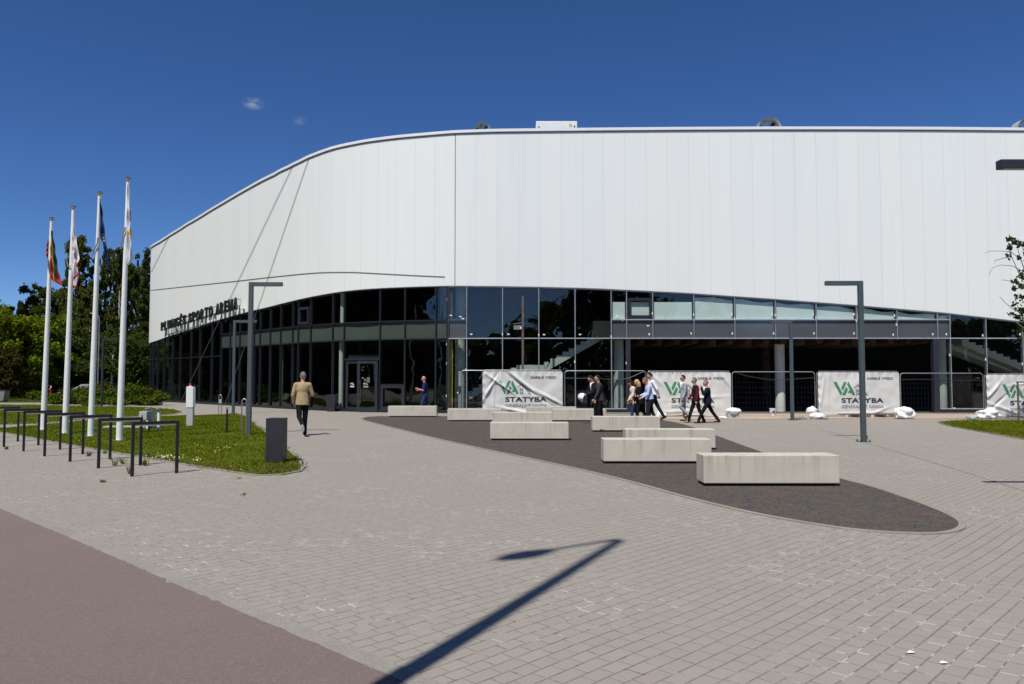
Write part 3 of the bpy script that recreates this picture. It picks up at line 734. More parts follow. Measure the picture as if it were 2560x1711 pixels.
vmull(mull_at(1120.5, 850)[3], 0, zat(S0, zb) - .022, .07, .2, M['frame_dark'], 0, 'corner_trim')
# opening vent windows
for (ua, ub, z0, z1, mt) in ((749.5, 775, 4.45, 5.35, 'frame_blue'), (1569, 1629.5, 4.44, 5.38, 'frame_dark')):
    sa = mull_at(ua, 790)[3]; sb = mull_at(ub, 790)[3]; 
    fr = ribbon('vent_window', sa, sb, .005, .10, cst(z0), cst(z1), M[mt], 5)
    # hollow frame: replace by four bars
    bpy.data.objects.remove(fr)
    m = MB(); a, n = at_s(sa, .05); b, _ = at_s(sb, .05); wv = .13
    m.beam((a.x, a.y, z0 + wv / 2), (b.x, b.y, z0 + wv / 2), .1, wv); m.beam((a.x, a.y, z1 - wv / 2), (b.x, b.y, z1 - wv / 2), .1, wv)
    tdir = (b - a).normalized() * wv / 2
    for q in (a + tdir, b - tdir): m.beam((q.x, q.y, z0 + wv), (q.x, q.y, z1 - wv), wv, .1, up=(n.x, n.y, 0))
    m.build('vent_window_frame', M[mt], arena, True)
# lower hopper window and the entrance door
s1, s2 = mull_at(953, 1000)[3], mull_at(1011, 1000)[3]
a, n = at_s(s1, .02); b, _ = at_s(s2, .02); t = (b - a).normalized(); m = MB()
for z in (.2, 1.24): m.beam((a.x, a.y, z), (b.x, b.y, z), .1, .14)
for q in (a + t * .06, b - t * .06): m.beam((q.x, q.y, .27), (q.x, q.y, 1.17), .12, .1, up=(n.x, n.y, 0))
hw = m.build('hopper_window', M['frame_blue'], arena, True); pane('window', s1, s2, (.15, .15), (1.32, 1.32), M['glass_dark'], -.03)
ribbon('transom', s1, s2, -.05, .07, cst(1.30), cst(1.36), M['frame_dark'])
s1, s2 = mull_at(863.5, 960)[3], mull_at(949, 960)[3]; sm = s1 + (s2 - s1) * .46
ribbon('transom', s1, s2, -.05, .075, cst(2.52), cst(2.6), M['frame_blue'])
def door_leaf(sa, sb, off, zt_, angle=0):
    a, n = at_s(sa, off); b, _ = at_s(sb, off); t = (b - a).normalized(); L_ = (b - a).length
    if angle:
        t = Vector((t.x * math.cos(angle) - t.y * math.sin(angle), t.x * math.sin(angle) + t.y * math.cos(angle))); a = b - t * L_; 
        n = Vector((t.y, -t.x))
    b = a + t * L_; m = MB(); up = (n.x, n.y, 0)
    m.beam((a.x, a.y, .12), (b.x, b.y, .12), .07, .2); m.beam((a.x, a.y, zt_ - .07), (b.x, b.y, zt_ - .07), .07, .14)
    for q in (a + t * .07, b - t * .07): m.beam((q.x, q.y, .22), (q.x, q.y, zt_ - .14), .14, .07, up=up)
    d = m.build('door', M['frame_blue'], arena, True)
    def sub(mb, nm, mt):
        o = mb.build(nm, M[mt]); o.data.transform(Matrix.Translation((0, -38, 0))); o.parent = d; return o
    m = MB(); m.add([(a.x, a.y, .2), (b.x, b.y, .2), (b.x, b.y, zt_ - .1), (a.x, a.y, zt_ - .1)], [(0, 1, 2, 3)]); sub(m, 'door_glass', 'glass_dark')
    return a, b, t, n, sub
a, b, t, n, sub = door_leaf(s1 + .05, sm, .0, 2.5)
def quad_on(a, t, n, x0, x1, z0, z1, off=.02):
    m = MB(); q0 = a + t * x0 + n * off; q1 = a + t * x1 + n * off
    m.add([(q0.x, q0.y, z0), (q1.x, q1.y, z0), (q1.x, q1.y, z1), (q0.x, q0.y, z1)], [(0, 1, 2, 3)]); return m
def notice(a, t, n, sub, x, dim='sticker'):
    sub(quad_on(a, t, n, x, x + .25, 1.20, 1.245), 'opening_hours_label', dim)
    sub(quad_on(a, t, n, x, x + .25, 1.265, 1.275), 'opening_hours_label', dim)
    sub(quad_on(a, t, n, x, x + .10, 1.35, 1.41), 'logo_sticker', 'yellow_board'); sub(quad_on(a, t, n, x, x + .045, 1.30, 1.35), 'logo_sticker', 'ink_green')
    for k in range(4): sub(quad_on(a, t, n, x + .12, x + .2 + .012 * k, 1.40 - .03 * k, 1.415 - .03 * k), 'opening_hours_label', dim)
notice(a, t, n, sub, .28)
a, b, t, n, sub = door_leaf(sm + .06, s2 - .03, .12, 2.48, R(14))
notice(a, t, n, sub, .32, 'grey_paint')
for k in range(6): sub(quad_on(a, t, n, .50, .64, 1.66 - .042 * k, 1.675 - .042 * k), 'opening_hours_label', 'grey_paint')
for k in range(2): sub(quad_on(a, t, n, .24, .34, 1.66 - .04 * k, 1.675 - .04 * k), 'opening_hours_label', 'grey_paint')
for k in range(2): sub(quad_on(a, t, n, .35, .48, 1.58 - .08 * k, 1.6 - .08 * k), 'opening_hours_label', 'grey_paint')
q = a + t * .2 + n * .09; m = MB(); m.tube([(q.x, q.y, .42), (q.x, q.y, 1.55)], .014, 8)
for z in (.52, 1.42): w_ = a + t * .08 + n * .03; m.tube([(q.x, q.y, z), (w_.x, w_.y, z)], .012, 8)
sub(m, 'door_handle', 'chrome')
# protective film labels on the new glazing of the right wing
m = MB()
def lab_(u, v, w_=.10, h_=.06, off=.10):
    q = wallpt(u, v, off); x, y, z, s = q; _, n = at_s(s); t = Vector((-n.y, n.x)); 
    m.add([(x - t.x * w_ / 2, y, z - h_ / 2), (x + t.x * w_ / 2, y, z - h_ / 2), (x + t.x * w_ / 2, y, z + h_ / 2), (x - t.x * w_ / 2, y, z + h_ / 2)], [(0, 1, 2, 3)])
for u, v in ((1178, 836), (1271, 836), (1360, 837), (1450, 836.6), (1542, 790), (1556, 802), (1620, 815), (1151, 792), (1157, 797), (1139, 847), (1542, 1023), (1127, 789)): lab_(u, v, .11, .055, .02)
for u, v in ((1728, 834), (1831, 834), (1934, 834), (2035, 834), (2135, 834), (2233, 837), (2332, 836), (2366, 836), (2457, 839), (2550, 836), (1623, 836), (1625, 731), (1829, 786), (1930, 786), (2033, 786), (2135, 786), (2236, 789), (2334, 788), (2369, 791)): lab_(u, v, .06, .1, .02)
for u, v in ((1118, 749), (1117, 861), (1117, 909), (1116, 990), (1256, 836), (1347, 838), (1437, 905), (1165, 925), (1566, 908), (1631, 784), (1734, 787), (1836, 797), (1938, 788), (2040, 794), (2141, 803), (2241, 812), (2342, 885), (2374, 888), (2464, 899), (2556, 910), (1528, 842)): lab_(u, v, .05, .11, .105)
for u, v in ((2352, 1023), (2386, 1021), (2394, 1025)): lab_(u, v, .11, .055, .02)
m.build('glazing_label', M['sticker'], arena, True)['kind'] = 'stuff'

# ---- inside
def inner(name, mb, mat): return mb.build(name, mat, arena, True)
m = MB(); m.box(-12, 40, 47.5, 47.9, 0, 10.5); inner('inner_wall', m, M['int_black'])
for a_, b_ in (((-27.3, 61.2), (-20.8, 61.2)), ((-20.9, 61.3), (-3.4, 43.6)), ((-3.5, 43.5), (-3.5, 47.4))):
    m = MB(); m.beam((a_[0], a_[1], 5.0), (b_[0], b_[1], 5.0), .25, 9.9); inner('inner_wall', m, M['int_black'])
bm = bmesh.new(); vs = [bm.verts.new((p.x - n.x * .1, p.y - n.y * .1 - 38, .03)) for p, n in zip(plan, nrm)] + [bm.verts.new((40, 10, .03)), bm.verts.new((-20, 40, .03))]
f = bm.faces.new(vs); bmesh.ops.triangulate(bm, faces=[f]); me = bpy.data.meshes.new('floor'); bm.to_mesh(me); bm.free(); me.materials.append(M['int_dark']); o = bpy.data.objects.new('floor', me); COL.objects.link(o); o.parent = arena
def slab(name, sa, sb, z0, z1, inn, mat, off=-.25):
    m = MB(); n_ = max(2, int((sb - sa) / 1.5)); 
    for k in range(n_ + 1):
        s = sa + (sb - sa) * k / n_; a, n = at_s(s, off); b, n = at_s(s, -inn)
        m.v += [(a.x, a.y, z0), (b.x, b.y, z0), (b.x, b.y, z1), (a.x, a.y, z1)]
    for k in range(n_):
        for e in range(4): m.f.append([4 * k + e, 4 * k + (e + 1) % 4, 4 * k + 4 + (e + 1) % 4, 4 * k + 4 + e]); m.mi.append(0)
    m.f += [[0, 1, 2, 3], [4 * n_ + 3, 4 * n_ + 2, 4 * n_ + 1, 4 * n_]]; m.mi += [0, 0]
    return inner(name, m, mat)
slab('floor_slab', s554, sL[-1], 3.52, 4.33, 7, M['int_dark'])
slab('floor_slab', sOa - 1.5, sOb + .3, 3.56, 4.33, 7, M['int_dark'])
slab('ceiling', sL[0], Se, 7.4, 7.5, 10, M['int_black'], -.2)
for k, u in enumerate(range(1600, 2340, 44)):
    x = P(u, 860, 36.6)[0]; m = MB(); m.add([(x - .12, 36.2, 3.55), (x + .2, 36.2, 3.55), (x + .12, 36.2, 3.1 + .2 * rnd.random()), (x - .1, 36.2, 3.3), (x - .12, 42, 3.55), (x + .2, 42, 3.55), (x + .12, 42, 3.2), (x - .1, 42, 3.3)],
        [(0, 1, 2, 3), (7, 6, 5, 4), (0, 4, 5, 1), (1, 5, 6, 2), (2, 6, 7, 3), (3, 7, 4, 0)]); inner('ceiling_beam', m, M['int_brown'])
for (u, Y, r, z1, mt) in ((1150, 37.0, .24, 3.5, 'int_concrete'), (1150, 37.0, .24, 7.4, None), (1547, 37.1, .24, 3.5, 'int_concrete'), (1950, 37.3, .235, 3.55, 'int_concrete'), (1914, 41, .25, 3.55, 'int_brown'), (2353, 37.1, .24, 3.5, 'int_concrete'),  # the rear column's dark brown paints in the shade around it
        (853, 38.6, .12, 3.5, 'int_concrete'), (855, 38.7, .12, 7.4, 'int_concrete'), (704, 42.6, .1, 3.5, 'int_concrete')):
    if mt is None: continue
    x = P(u, 960, Y)[0]; m = MB(); m.lathe([(r, .03 if z1 < 5 else 4.33), (r, z1)], (x, Y), 24); o = inner('column', m, M[mt]); autosmooth(o)
x = P(1152, 760, 37)[0]; m = MB(); m.lathe([(.26, 4.33), (.26, 7.4)], (x, 37), 24); autosmooth(inner('column', m, M['int_concrete']))
x = P(1113, 760, 38.6)[0]; m = MB(); m.lathe([(.26, 3.5), (.26, 7.4)], (x, 38.6), 24); autosmooth(inner('column', m, M['int_concrete']))
x = P(1127, 900, 36.3)[0]; m = MB(); m.box(x - .09, x + .09, 36.25, 36.4, .1, 3.45); inner('insulation_board', m, M['yellow_board'])
m = MB(); m.box(x - .07, x + .07, 36.25, 36.4, 4.4, 5.7); inner('insulation_board', m, M['yellow_board'])
# boarding behind the upper panes
for i in range(len(sR) - 1):
    u = Rm[i]
    if 1528 <= u < 2373:
        a, b = sR[i] + .06, sR[i + 1] - .06; za = zat(a, zb); zb2 = zat(b, zb); d0 = .32 if u < 1734 else .10 + .25 * rnd.random()
        pa, _ = at_s(a, -.055); pb, _ = at_s(b, -.055); m = MB(); K = 6
        top = [min(5.2 if u < 1734 else 9, za + (zb2 - za) * k / K - .12 - .1 * math.sin(k / K * 3.14 + i) ** 2) for k in range(K + 1)]
        for k in range(K + 1):
            q = pa.lerp(pb, k / K); m.v += [(q.x, q.y, ZU + .03), (q.x, q.y, max(top[k], ZU + .2)), (q.x, q.y + .02, max(top[k], ZU + .2)), (q.x, q.y + .02, ZU + .03)]
        for k in range(K):
            for e in range(4): m.f.append([4 * k + e, 4 * k + 4 + e, 4 * k + 4 + (e + 1) % 4, 4 * k + (e + 1) % 4]); m.mi.append(0)
        inner('protective_board', m, M['board_white'])
# stairs: saw-tooth flights seen side-on through the glass
def stair(u0, v0, u1, v1, n_, Y, th, wd, name='staircase'):
    a = P(u0, v0, Y); b = P(u1, v1, Y); m = MB(); dx = (b[0] - a[0]) / n_; dz = (b[2] - a[2]) / n_; top = []
    up = 1 if dz > 0 else 0
    for k in range(n_):
        x0 = a[0] + dx * k; z = a[2] + dz * (k + (1 if up else 0))
        top += [(x0, z), (x0 + dx, z)]
    bot = [(b[0], b[2] - th), (a[0], a[2] - th)]
    poly = top + bot; N = len(poly)
    vs = [(x, Y, z) for x, z in poly] + [(x, Y + wd, z) for x, z in poly]
    bm = bmesh.new(); V = [bm.verts.new((x, y - 38, z)) for x, y, z in vs]
    f0 = bm.faces.new(V[:N]); f1 = bm.faces.new(V[N:][::-1])
    for k in range(N): bm.faces.new((V[k], V[N + k], V[N + (k + 1) % N], V[(k + 1) % N]))
    bmesh.ops.triangulate(bm, faces=[f0, f1]); bmesh.ops.recalc_face_normals(bm, faces=bm.faces[:])
    me = bpy.data.meshes.new(name); bm.to_mesh(me); bm.free(); me.materials.append(M['int_concrete']); o = bpy.data.objects.new(name, me); COL.objects.link(o); o.parent = arena
    return o
stair(1361, 914, 1527, 820, 11, 37.4, .34, 1.5)
m = MB(); a = P(1292, 913, 37.4); b = P(1362, 913, 37.4); m.box(a[0], b[0], 37.4, 40, a[2] - .3, a[2]); inner('stair_landing', m, M['int_concrete'])
stair(1150, 995, 1293, 920, 9, 37.4, .32, 1.5)
stair(2405, 849, 2560, 914, 9, 37.6, .30, 1.5); stair(2561, 914, 2760, 1010, 10, 37.6, .3, 1.5)
m = MB(); a = P(2378, 860, 38.2); b = P(2560, 930, 38.2); m.beam((a[0], 38.9, a[2] - .1), (b[0], 38.9, b[2] - .1), 1.2, .25); inner('stair_soffit', m, M['int_concrete'])
# duct above the entrance
a = P(872, 892, 39.2); b = P(950, 892, 39.2); m = MB(); m.tube([(a[0], 39.2, a[2]), (b[0], 39.2, b[2])], .14, 14); autosmooth(inner('air_duct', m, M['duct']))

# ---- sign letters on two rails
sign = empty('letter_sign', (-20, 49, 0), label='black raised letters reading PLUNGĖS SPORTO ARENA on the white wall', cat='sign')
def text_geo(txt, ext=0.0, bold=0.0, space=1.0):
    cu = bpy.data.curves.new('t', 'FONT'); cu.body = txt; cu.extrude = ext; cu.offset = bold; cu.space_character = space; cu.resolution_u = 3
    o = bpy.data.objects.new('t', cu); COL.objects.link(o); dg = bpy.context.evaluated_depsgraph_get(); dg.update()
    me = bpy.data.meshes.new_from_object(o.evaluated_get(dg)); bpy.data.objects.remove(o)
    v = np.array([q.co[:] for q in me.vertices]); f = [list(p.vertices) for p in me.polygons]; bpy.data.meshes.remove(me); return v, f
q0 = wallpt(401, 828, CL + .32); q1 = wallpt(594, 772.5, CL + .30); sA, sB = q0[3], q1[3]; zA, zB = q0[2], q1[2]
txt = "PLUNGĖS SPORTO ARENA"; widths = [.5 if c == ' ' else (1.15 if c in 'ONGU' else (.85 if c in 'LĖE' else 1)) for c in txt]; tot = sum(widths); acc = 0
for c, wd in zip(txt, widths):
    if c == ' ': acc += wd; continue
    f0, f1 = acc / tot, (acc + wd) / tot; acc += wd
    v, fs = text_geo(c, 0.5, .045); mn, mxx = v.min(0), v.max(0); fc = (f0 + f1) / 2; hgt = .60 + .14 * fc
    hs_ = 1.0 if c != 'Ė' else 1.28
    sc_ = sA + (sB - sA) * fc; zc = zA + (zB - zA) * f0; lw = (sB - sA) * (f1 - f0) * .76
    m = MB(); out = []
    for x, y, z in v:
        s = sc_ + ((x - mn[0]) / (mxx[0] - mn[0]) - .5) * lw; p, n = at_s(s, CL + .24 + .10 * (z + .5)); out.append((p.x, p.y, zc + (y - mn[1]) / (mxx[1] - mn[1]) * hgt * hs_))
    m.add(out, fs); m.build('letter', M['sign_letter'], sign, True)
for fr in (.12, .82):
    pr = None; m = MB(); pl = []
    for k in range(25):
        f_ = .98 * k / 24; p, n = at_s(sA + (sB - sA) * f_, CL + .2); q = (p.x, p.y, zA + (zB - zA) * f_ + fr * (.6 + .14 * f_)); pl.append(q)
        if k % 4 == 0: e = at_s(sA + (sB - sA) * f_, CL + .01)[0]; m.beam(q, (e.x, e.y, q[2]), .03)
    m.tube(pl, .018, 4); m.build('rail', M['black'], sign, True)
q = wallpt(607, 771, CL + .1); cm = empty('security_camera', q[:3], label='small white security camera on the white wall right of the letters', cat='camera'); cm.scale = (.75, .75, .75)
m = MB(); m.box(-.16, .1, -.12, .08, -.06, .1, .02); m.build('housing', M['white_paint'], cm); m = MB(); m.box(-.24, -.155, -.12, -.02, -.05, .05, .01); m.build('lens', M['black'], cm); m = MB(); m.beam((0, 0, -.06), (.1, .05, -.3), .06); m.build('bracket', M['black'], cm)
# guy cables following the facade
def cable(uv0, uv1, label, ext=None):
    pts = []; 
    for k in range(41):
        t = k / 40; u = uv0[0] + (uv1[0] - uv0[0]) * t; v = uv0[1] + (uv1[1] - uv0[1]) * t; q = wallpt(u, v, CL + .035)
        if q and q[2] > -.02: pts.append(q[:3])
    m = MB(); m.tube(pts, .014, 5); tag(m.build('steel_cable', M['seam_grey']), label, 'cable', 'thin cables running diagonally down the arena front')
cable((734, 410), (452, 1005), 'thin diagonal cable reaching the ground behind the white service post')
cable((774.6, 388), (563, 1010), 'thin diagonal cable passing just right of the sign letters')
cable((424, 588), (378, 680), 'short diagonal cable near the far left corner of the white wall')
# ---- roof plant
def fan(u, v, rpx, Y, label):
    x, _, z = P(u, v, Y); r = rpx / F * Y; t = empty('roof_fan', (x, Y, z), label=label, cat='roof fan', group='round fans on the arena roof')
    m = MB(); N = 36; pr = [(r * .86, -.25), (r, -.3), (r, .3), (r * .86, .25)]; vs = []
    for k in range(N):
        a = 2 * math.pi * k / N
        for rr, yy in pr: vs.append((rr * math.cos(a), yy, rr * math.sin(a)))
    m.add(vs, [(4 * k + e, 4 * k + (e + 1) % 4, 4 * ((k + 1) % N) + (e + 1) % 4, 4 * ((k + 1) % N) + e) for k in range(N) for e in range(4)]); m.build('housing', M['grey_paint'], t, False)
    for k in range(7):
        a = 2 * math.pi * k / 7; m = MB(); d = Vector((math.cos(a), 0, math.sin(a))); s = Vector((-math.sin(a), .35, math.cos(a))) * r * .16
        m.add([d * r * .15 - s * .5, d * r * .15 + s * .5, d * r * .84 + s, d * r * .84 - s], [(0, 1, 2, 3)]); m.build('blade', M['int_brown'] if k % 2 else M['duct'], t)
    m = MB(); m.tube([(0, -.1, 0), (0, .15, 0)], r * .17, 14); m.build('hub', M['midgrey'], t)
    m = MB(); m.box(-r * .8, r * .8, -.2, .2, -r - .6, -r * .99); m.build('stand', M['midgrey'], t)
fan(1206, 330, 21, 38.5, 'small round fan at the left on the arena roof'); fan(1920, 327, 30, 38, 'large round fan in the middle of the roof edge'); fan(2562, 327, 28, 38, 'round fan at the right edge of the roof')
x0 = P(1340, 318, 38)[0]; x1 = P(1443, 318, 38)[0]; zt_ = P(1390, 303, 38)[2]; zb_ = zt_ - 1.0
ac = empty('roof_air_unit', ((x0 + x1) / 2, 38.6, zb_), label='white box air handling unit with two top fans on the roof', cat='air unit'); hw_ = (x1 - x0) / 2
m = MB(); m.box(-hw_, hw_, -.6, .6, 0, 1.0, .03); m.build('casing', M['white_paint'], ac)
for sx in (-.48, .30):
    m = MB(); m.lathe([(.27, 1.0), (.27, 1.1)], (sx, 0), 20); m.build('fan_shroud', M['white_paint'], ac); m = MB(); m.lathe([(.22, 1.1), (.25, 1.13), (.10, 1.16)], (sx, 0), 20); m.build('fan_guard', M['charcoal'], ac)
m = MB(); m.box(.62, .76, -.61, -.603, .72, .86); m.build('warning_label', M['yellow_board'], ac)
m = MB(); m.box(.86, .93, -.61, -.603, .68, .76); m.box(-.92, -.86, -.61, -.603, .66, .74); m.build('handle', M['charcoal'], ac)
m = MB(); m.box(-hw_, hw_, -.5, -.3, -.5, 0); m.box(-hw_, hw_, .3, .5, -.5, 0); m.build('support', M['midgrey'], ac)
# ================================================================ STREET FURNITURE
def lamp(u, v, vtop, sgn, arm, label, mat='lamp_metal', base=None, top=None):
    x, y = base if base else G(u, v); zt_ = top if top else P(u, vtop, y)[2]; w = .115
    t = empty('street_lamp', (x, y, 0), label=label, cat='street lamp', group='square post street lamps with one flat arm')
    m = MB(); m.box(-w / 2, w / 2, -w / 2, w / 2, .012, zt_, .006); m.build('pole', M[mat], t)
    m = MB(); m.box(w / 2 + .001 if sgn > 0 else -arm, arm if sgn > 0 else -w / 2 - .001, -w / 2, w / 2, zt_ - .115, zt_ - .002, .006); m.build('arm', M[mat], t)
    xa, xb = (.32, arm - .06) if sgn > 0 else (-arm + .06, -.32)
    m = MB(); m.box(xa, xb, -.04, .04, zt_ - .12, zt_ - .1155); m.build('lamp_panel', M['glass_lens'], t)
    m = MB(); m.box(-.14, .14, -.14, .14, 0, .014); m.build('base_plate', M[mat], t)
    for bx in (-.11, .11):
        for by in (-.11, .11):
            m = MB(); m.lathe([(.016, .014), (.016, .06)], (bx, by), 6); m.build('bolt', M['dark_metal'], t)
    m = MB(); m.box(w / 2 - .001 if sgn > 0 else -w / 2 - .006, w / 2 + .006 if sgn > 0 else -w / 2 + .001, -.04, .04, .5, .8); m.build('service_hatch', M[mat], t)
lamp(622, 1088.5, 706, 1, .90, 'grey lamp on the lawn nearest the flagpoles, arm pointing right', 'slate_metal')
lamp(583, 1035.5, 801, 1, 1.02, 'grey green lamp behind the nearest lawn lamp, arm pointing right')
lamp(254, 1017, 847, 1, .85, 'dark lamp in front of the shrubs between the flagpoles', 'charcoal')
lamp(2159, 1105, 703, -1, .90, 'tallest looking lamp on the right paving in front of a banner, arm pointing left')
lamp(1981, 1051, 803, -1, .76, 'smaller looking lamp by the white column, arm pointing left')
lamp(0, 0, 0, -1, .95, 'lamp cut off by the right edge with only its arm tip in view', 'charcoal', base=(P(2496, 415, 9.7)[0] + .95, 9.7), top=P(2500, 401, 9.7)[2])
# tall old street light just outside the frame: its shadow crosses the paving
tipx, tipy = G(1555, 1347.6); hs_ = 12.0; k = hs_ / math.tan(SUN_EL); nl = math.hypot(*SUN_H)
bx, by = tipx + SUN_H[0] / nl * k, tipy + SUN_H[1] / nl * k
hx, hy = G(1226, 1408); hx += SUN_H[0] / nl * k; hy += SUN_H[1] / nl * k
t = empty('tall_street_light', (bx, by, 0), label='tall street light beside the camera whose shadow crosses the paving', cat='street lamp')
d = Vector((hx - bx, hy - by, 0)); L_ = d.length; d.normalize()
m = MB(); m.tube([(0, 0, 0), (0, 0, 3), (0, 0, 11.85)], [.09, .085, .055], 16); m.build('pole', M['galv'], t)
m = MB(); m.tube([(0, 0, 11.8)] + [(d * x + Vector((0, 0, z)))[:] for x, z in ((.05, 12.0), (.2, 12.12), (.6, 12.2), (L_ - .62, 12.25))], [.05, .045, .035, .03, .03], 12); m.build('arm', M['galv'], t)
m = MB(); side = Vector((-d.y, d.x, 0)); vs = []; prof = [(0, .05), (.12, .10), (.3, .14), (.5, .12), (.66, .03)]
for x, wv in prof:
    c_ = d * (L_ - .66 + x) + Vector((0, 0, 12.24))
    for a in range(10): vs.append((c_ + side * wv * math.cos(a * .6283) + Vector((0, 0, .07 * math.sin(a * .6283))))[:])
m.add(vs, [(i * 10 + k, i * 10 + (k + 1) % 10, (i + 1) * 10 + (k + 1) % 10, (i + 1) * 10 + k) for i in range(4) for k in range(10)] + [tuple(range(9, -1, -1)), tuple(40 + k for k in range(10))])
m.build('lamp_head', M['grey_paint'], t)

# flagpoles with their flags
def flagpole(u, v, ut, vt, label):
    x, y = G(u, v); z = P(ut, vt, y)[2]; t = empty('flagpole', (x, y, 0), label=label, cat='flagpole', group='four tapered white flagpoles on the lawn')
    tx = P(ut, vt, y)[0] - x
    m = MB(); m.tube([(0, 0, .02), (tx * .3, 0, z * .3), (tx, 0, z)], [.083, .076, .045], 20); autosmooth(m.build('pole', M['white_paint'], t))
    m = MB(); m.lathe([(.03, z - .02), (.035, z + .02), (.075, z + .045), (.09, z + .075), (.07, z + .10), (.03, z + .12)], (tx, 0), 18); autosmooth(m.build('finial', M['chrome'], t))
    m = MB(); m.lathe([(.19, 0), (.19, .02), (.09, .021)], (0, 0), 20); m.build('base_plate', M['galv'], t)
    return t, x, y, z, tx
fp = [flagpole(107.8, 1076, 129, 553, 'leftmost and farthest white flagpole carrying the yellow green red flag'), flagpole(162.4, 1085, 183.4, 525, 'second white flagpole from the left carrying the red and white flag'),
      flagpole(226.5, 1092, 249, 490, 'third white flagpole from the left carrying the dark blue flag'), flagpole(298.3, 1102, 320.3, 455, 'nearest and tallest looking flagpole carrying the white flag')]
for n_, c_ in (('flag_yellow', (.65, .33, .01)), ('flag_green', (.008, .06, .028)), ('flag_red', (.42, .02, .018)), ('flag_blue', (.010, .03, .14)), ('flag_white', (.72, .74, .76)), ('flag_gold', (.7, .5, .03)), ('flag_grey', (.22, .22, .23)), ('flag_maroon', (.2, .05, .06))):
    M[n_] = simple(n_, c_, .8, var=.08)
fm = ['flag_yellow', 'flag_green', 'flag_red', 'flag_blue', 'flag_white', 'flag_gold', 'flag_grey', 'flag_maroon']
def flag(i, tab, colf, label, seed, amp=.06, nm='flag', parent=None):
    t, x, y, z, tx = fp[i]; m = MB(); v0, v1 = tab[0][0], tab[-1][0]; NR, NC = 44, 16; tl = [(a, b) for a, b, c in tab]; tr_ = [(a, c) for a, b, c in tab]
    cols = []
    for r in range(NR + 1):
        v = v0 + (v1 - v0) * r / NR; a = interp(tl, v); b = interp(tr_, v)
        for c in range(NC + 1):
            f = c / NC; u = a + (b - a) * f; p = P(u, v, y); w_ = (b - a) / F * y
            yy = y - .05 - amp * math.sin(f * 9.5 + seed + r * .05) * (.4 + .6 * r / NR) - .02 * math.sin(r * .5 + f * 4 + seed)
            s_ = yy / y; m.v.append((p[0], yy, p[2]))
    for r in range(NR):
        for c in range(NC):
            m.m = fm.index(colf((c + .5) / NC, v0 + (v1 - v0) * (r + .5) / NR)); m.f.append([r * (NC + 1) + c, r * (NC + 1) + c + 1, (r + 1) * (NC + 1) + c + 1, (r + 1) * (NC + 1) + c]); m.mi.append(m.m)
    used = sorted(set(m.mi)); mp = {a: k for k, a in enumerate(used)}; m.mi = [mp[a] for a in m.mi]
    o = m.build(nm, None, parent, parent is not None, True, slots=[M[fm[a]] for a in used])
    if parent is None: tag(o, label, 'flag', 'limp flags hanging on the flagpoles')
    return o
def c1(f, v):
    k = (v - 640) / 90
    if f < .16 and v > 645: return 'flag_red'
    if f < .52 - k * .12: return 'flag_yellow'
    if f < .52 - k * .12 + max(.08, .5 - max(0, (v - 660)) * .008): return 'flag_green'
    return 'flag_red'
flag(0, [(578, 131.5, 132.5), (600, 131, 135.5), (627, 130, 139.5), (655, 129.5, 143.5), (680, 129.5, 148), (700, 130, 154), (705, 137, 156.5), (714, 154, 158)], c1, 'yellow green and red striped flag hanging limp on the leftmost flagpole', 1)
flag(0, [(600, 122, 124), (620, 118.5, 124), (640, 117.5, 123), (648, 121, 122)], lambda f, v: 'flag_red', 'red fold of the striped flag showing left of its flagpole', 2, .02)
def c2(f, v):
    if f < .45 and (594 < v < 604 or 617 < v < 628): return 'flag_red'
    if f > .86 and 615 < v < 668: return 'flag_red'
    if 656 < v < 668 and f > .6: return 'flag_red'
    if f > .9 and v > 668 or v > 715 or (f < .15 and v > 686) or abs((f - .1) - (705 - v) * .03) < .1 and 680 < v < 705: return 'flag_red'
    if .25 < f < .55 and 634 < v < 648: return 'flag_grey'
    return 'flag_white'
flag(1, [(553, 186, 187.5), (572, 184, 190), (600, 183, 194.5), (637, 183, 200.5), (648, 182.5, 204), (665, 182.5, 198), (690, 182.5, 200.5), (708, 183, 198.5), (717, 186, 196), (723, 193, 195)], c2, 'white flag with red bars and red border hanging on the second flagpole', 3)
def c3(f, v): return 'flag_gold' if (int(v / 4) % 2 == 0 and .42 < f < .56 and 583 < v < 604) or (abs(f - .8) < .05 and 600 < v < 625 and int(v / 4) % 2) else 'flag_blue'
flag(2, [(499, 252, 253.2), (530, 251.5, 259), (560, 251, 263), (598, 251.5, 268), (612, 259, 269.5), (640, 266, 273), (660, 269, 276), (678, 275, 277.5)], c3, 'dark blue flag with gold stars hanging on the third flagpole', 4, .05)
def c4_(f, v): return 'flag_gold' if 572 < v < 587 and f > .2 and (v > 575 + (1 - f) * 6) else ('flag_maroon' if f > .75 and 526 < v < 558 else 'flag_white')
flag(3, [(458, 320.5, 324.5), (490, 319.5, 326), (520, 318.5, 328), (566, 318.5, 330), (600, 319, 331), (648, 319.5, 333), (655, 320, 329), (664, 321, 322)], c4_, 'white flag with a gold arc hanging on the nearest flagpole', 5, .045)
for i, pts in ((0, [(123, 648), (125, 670), (128.5, 686)]), (1, [(173, 640), (171, 655), (175, 668), (181, 667)]), (2, [(249, 596), (247, 612), (238, 630), (236, 640)]), (3, [(319, 570), (312, 585), (307, 612), (306, 625)])):
    t, x, y, z, tx = fp[i]; m = MB(); m.tube([(P(u, v, y)[0], y - .09, P(u, v, y)[2]) for u, v in pts], .018, 6); m.build('halyard', M['rope'], t, True)

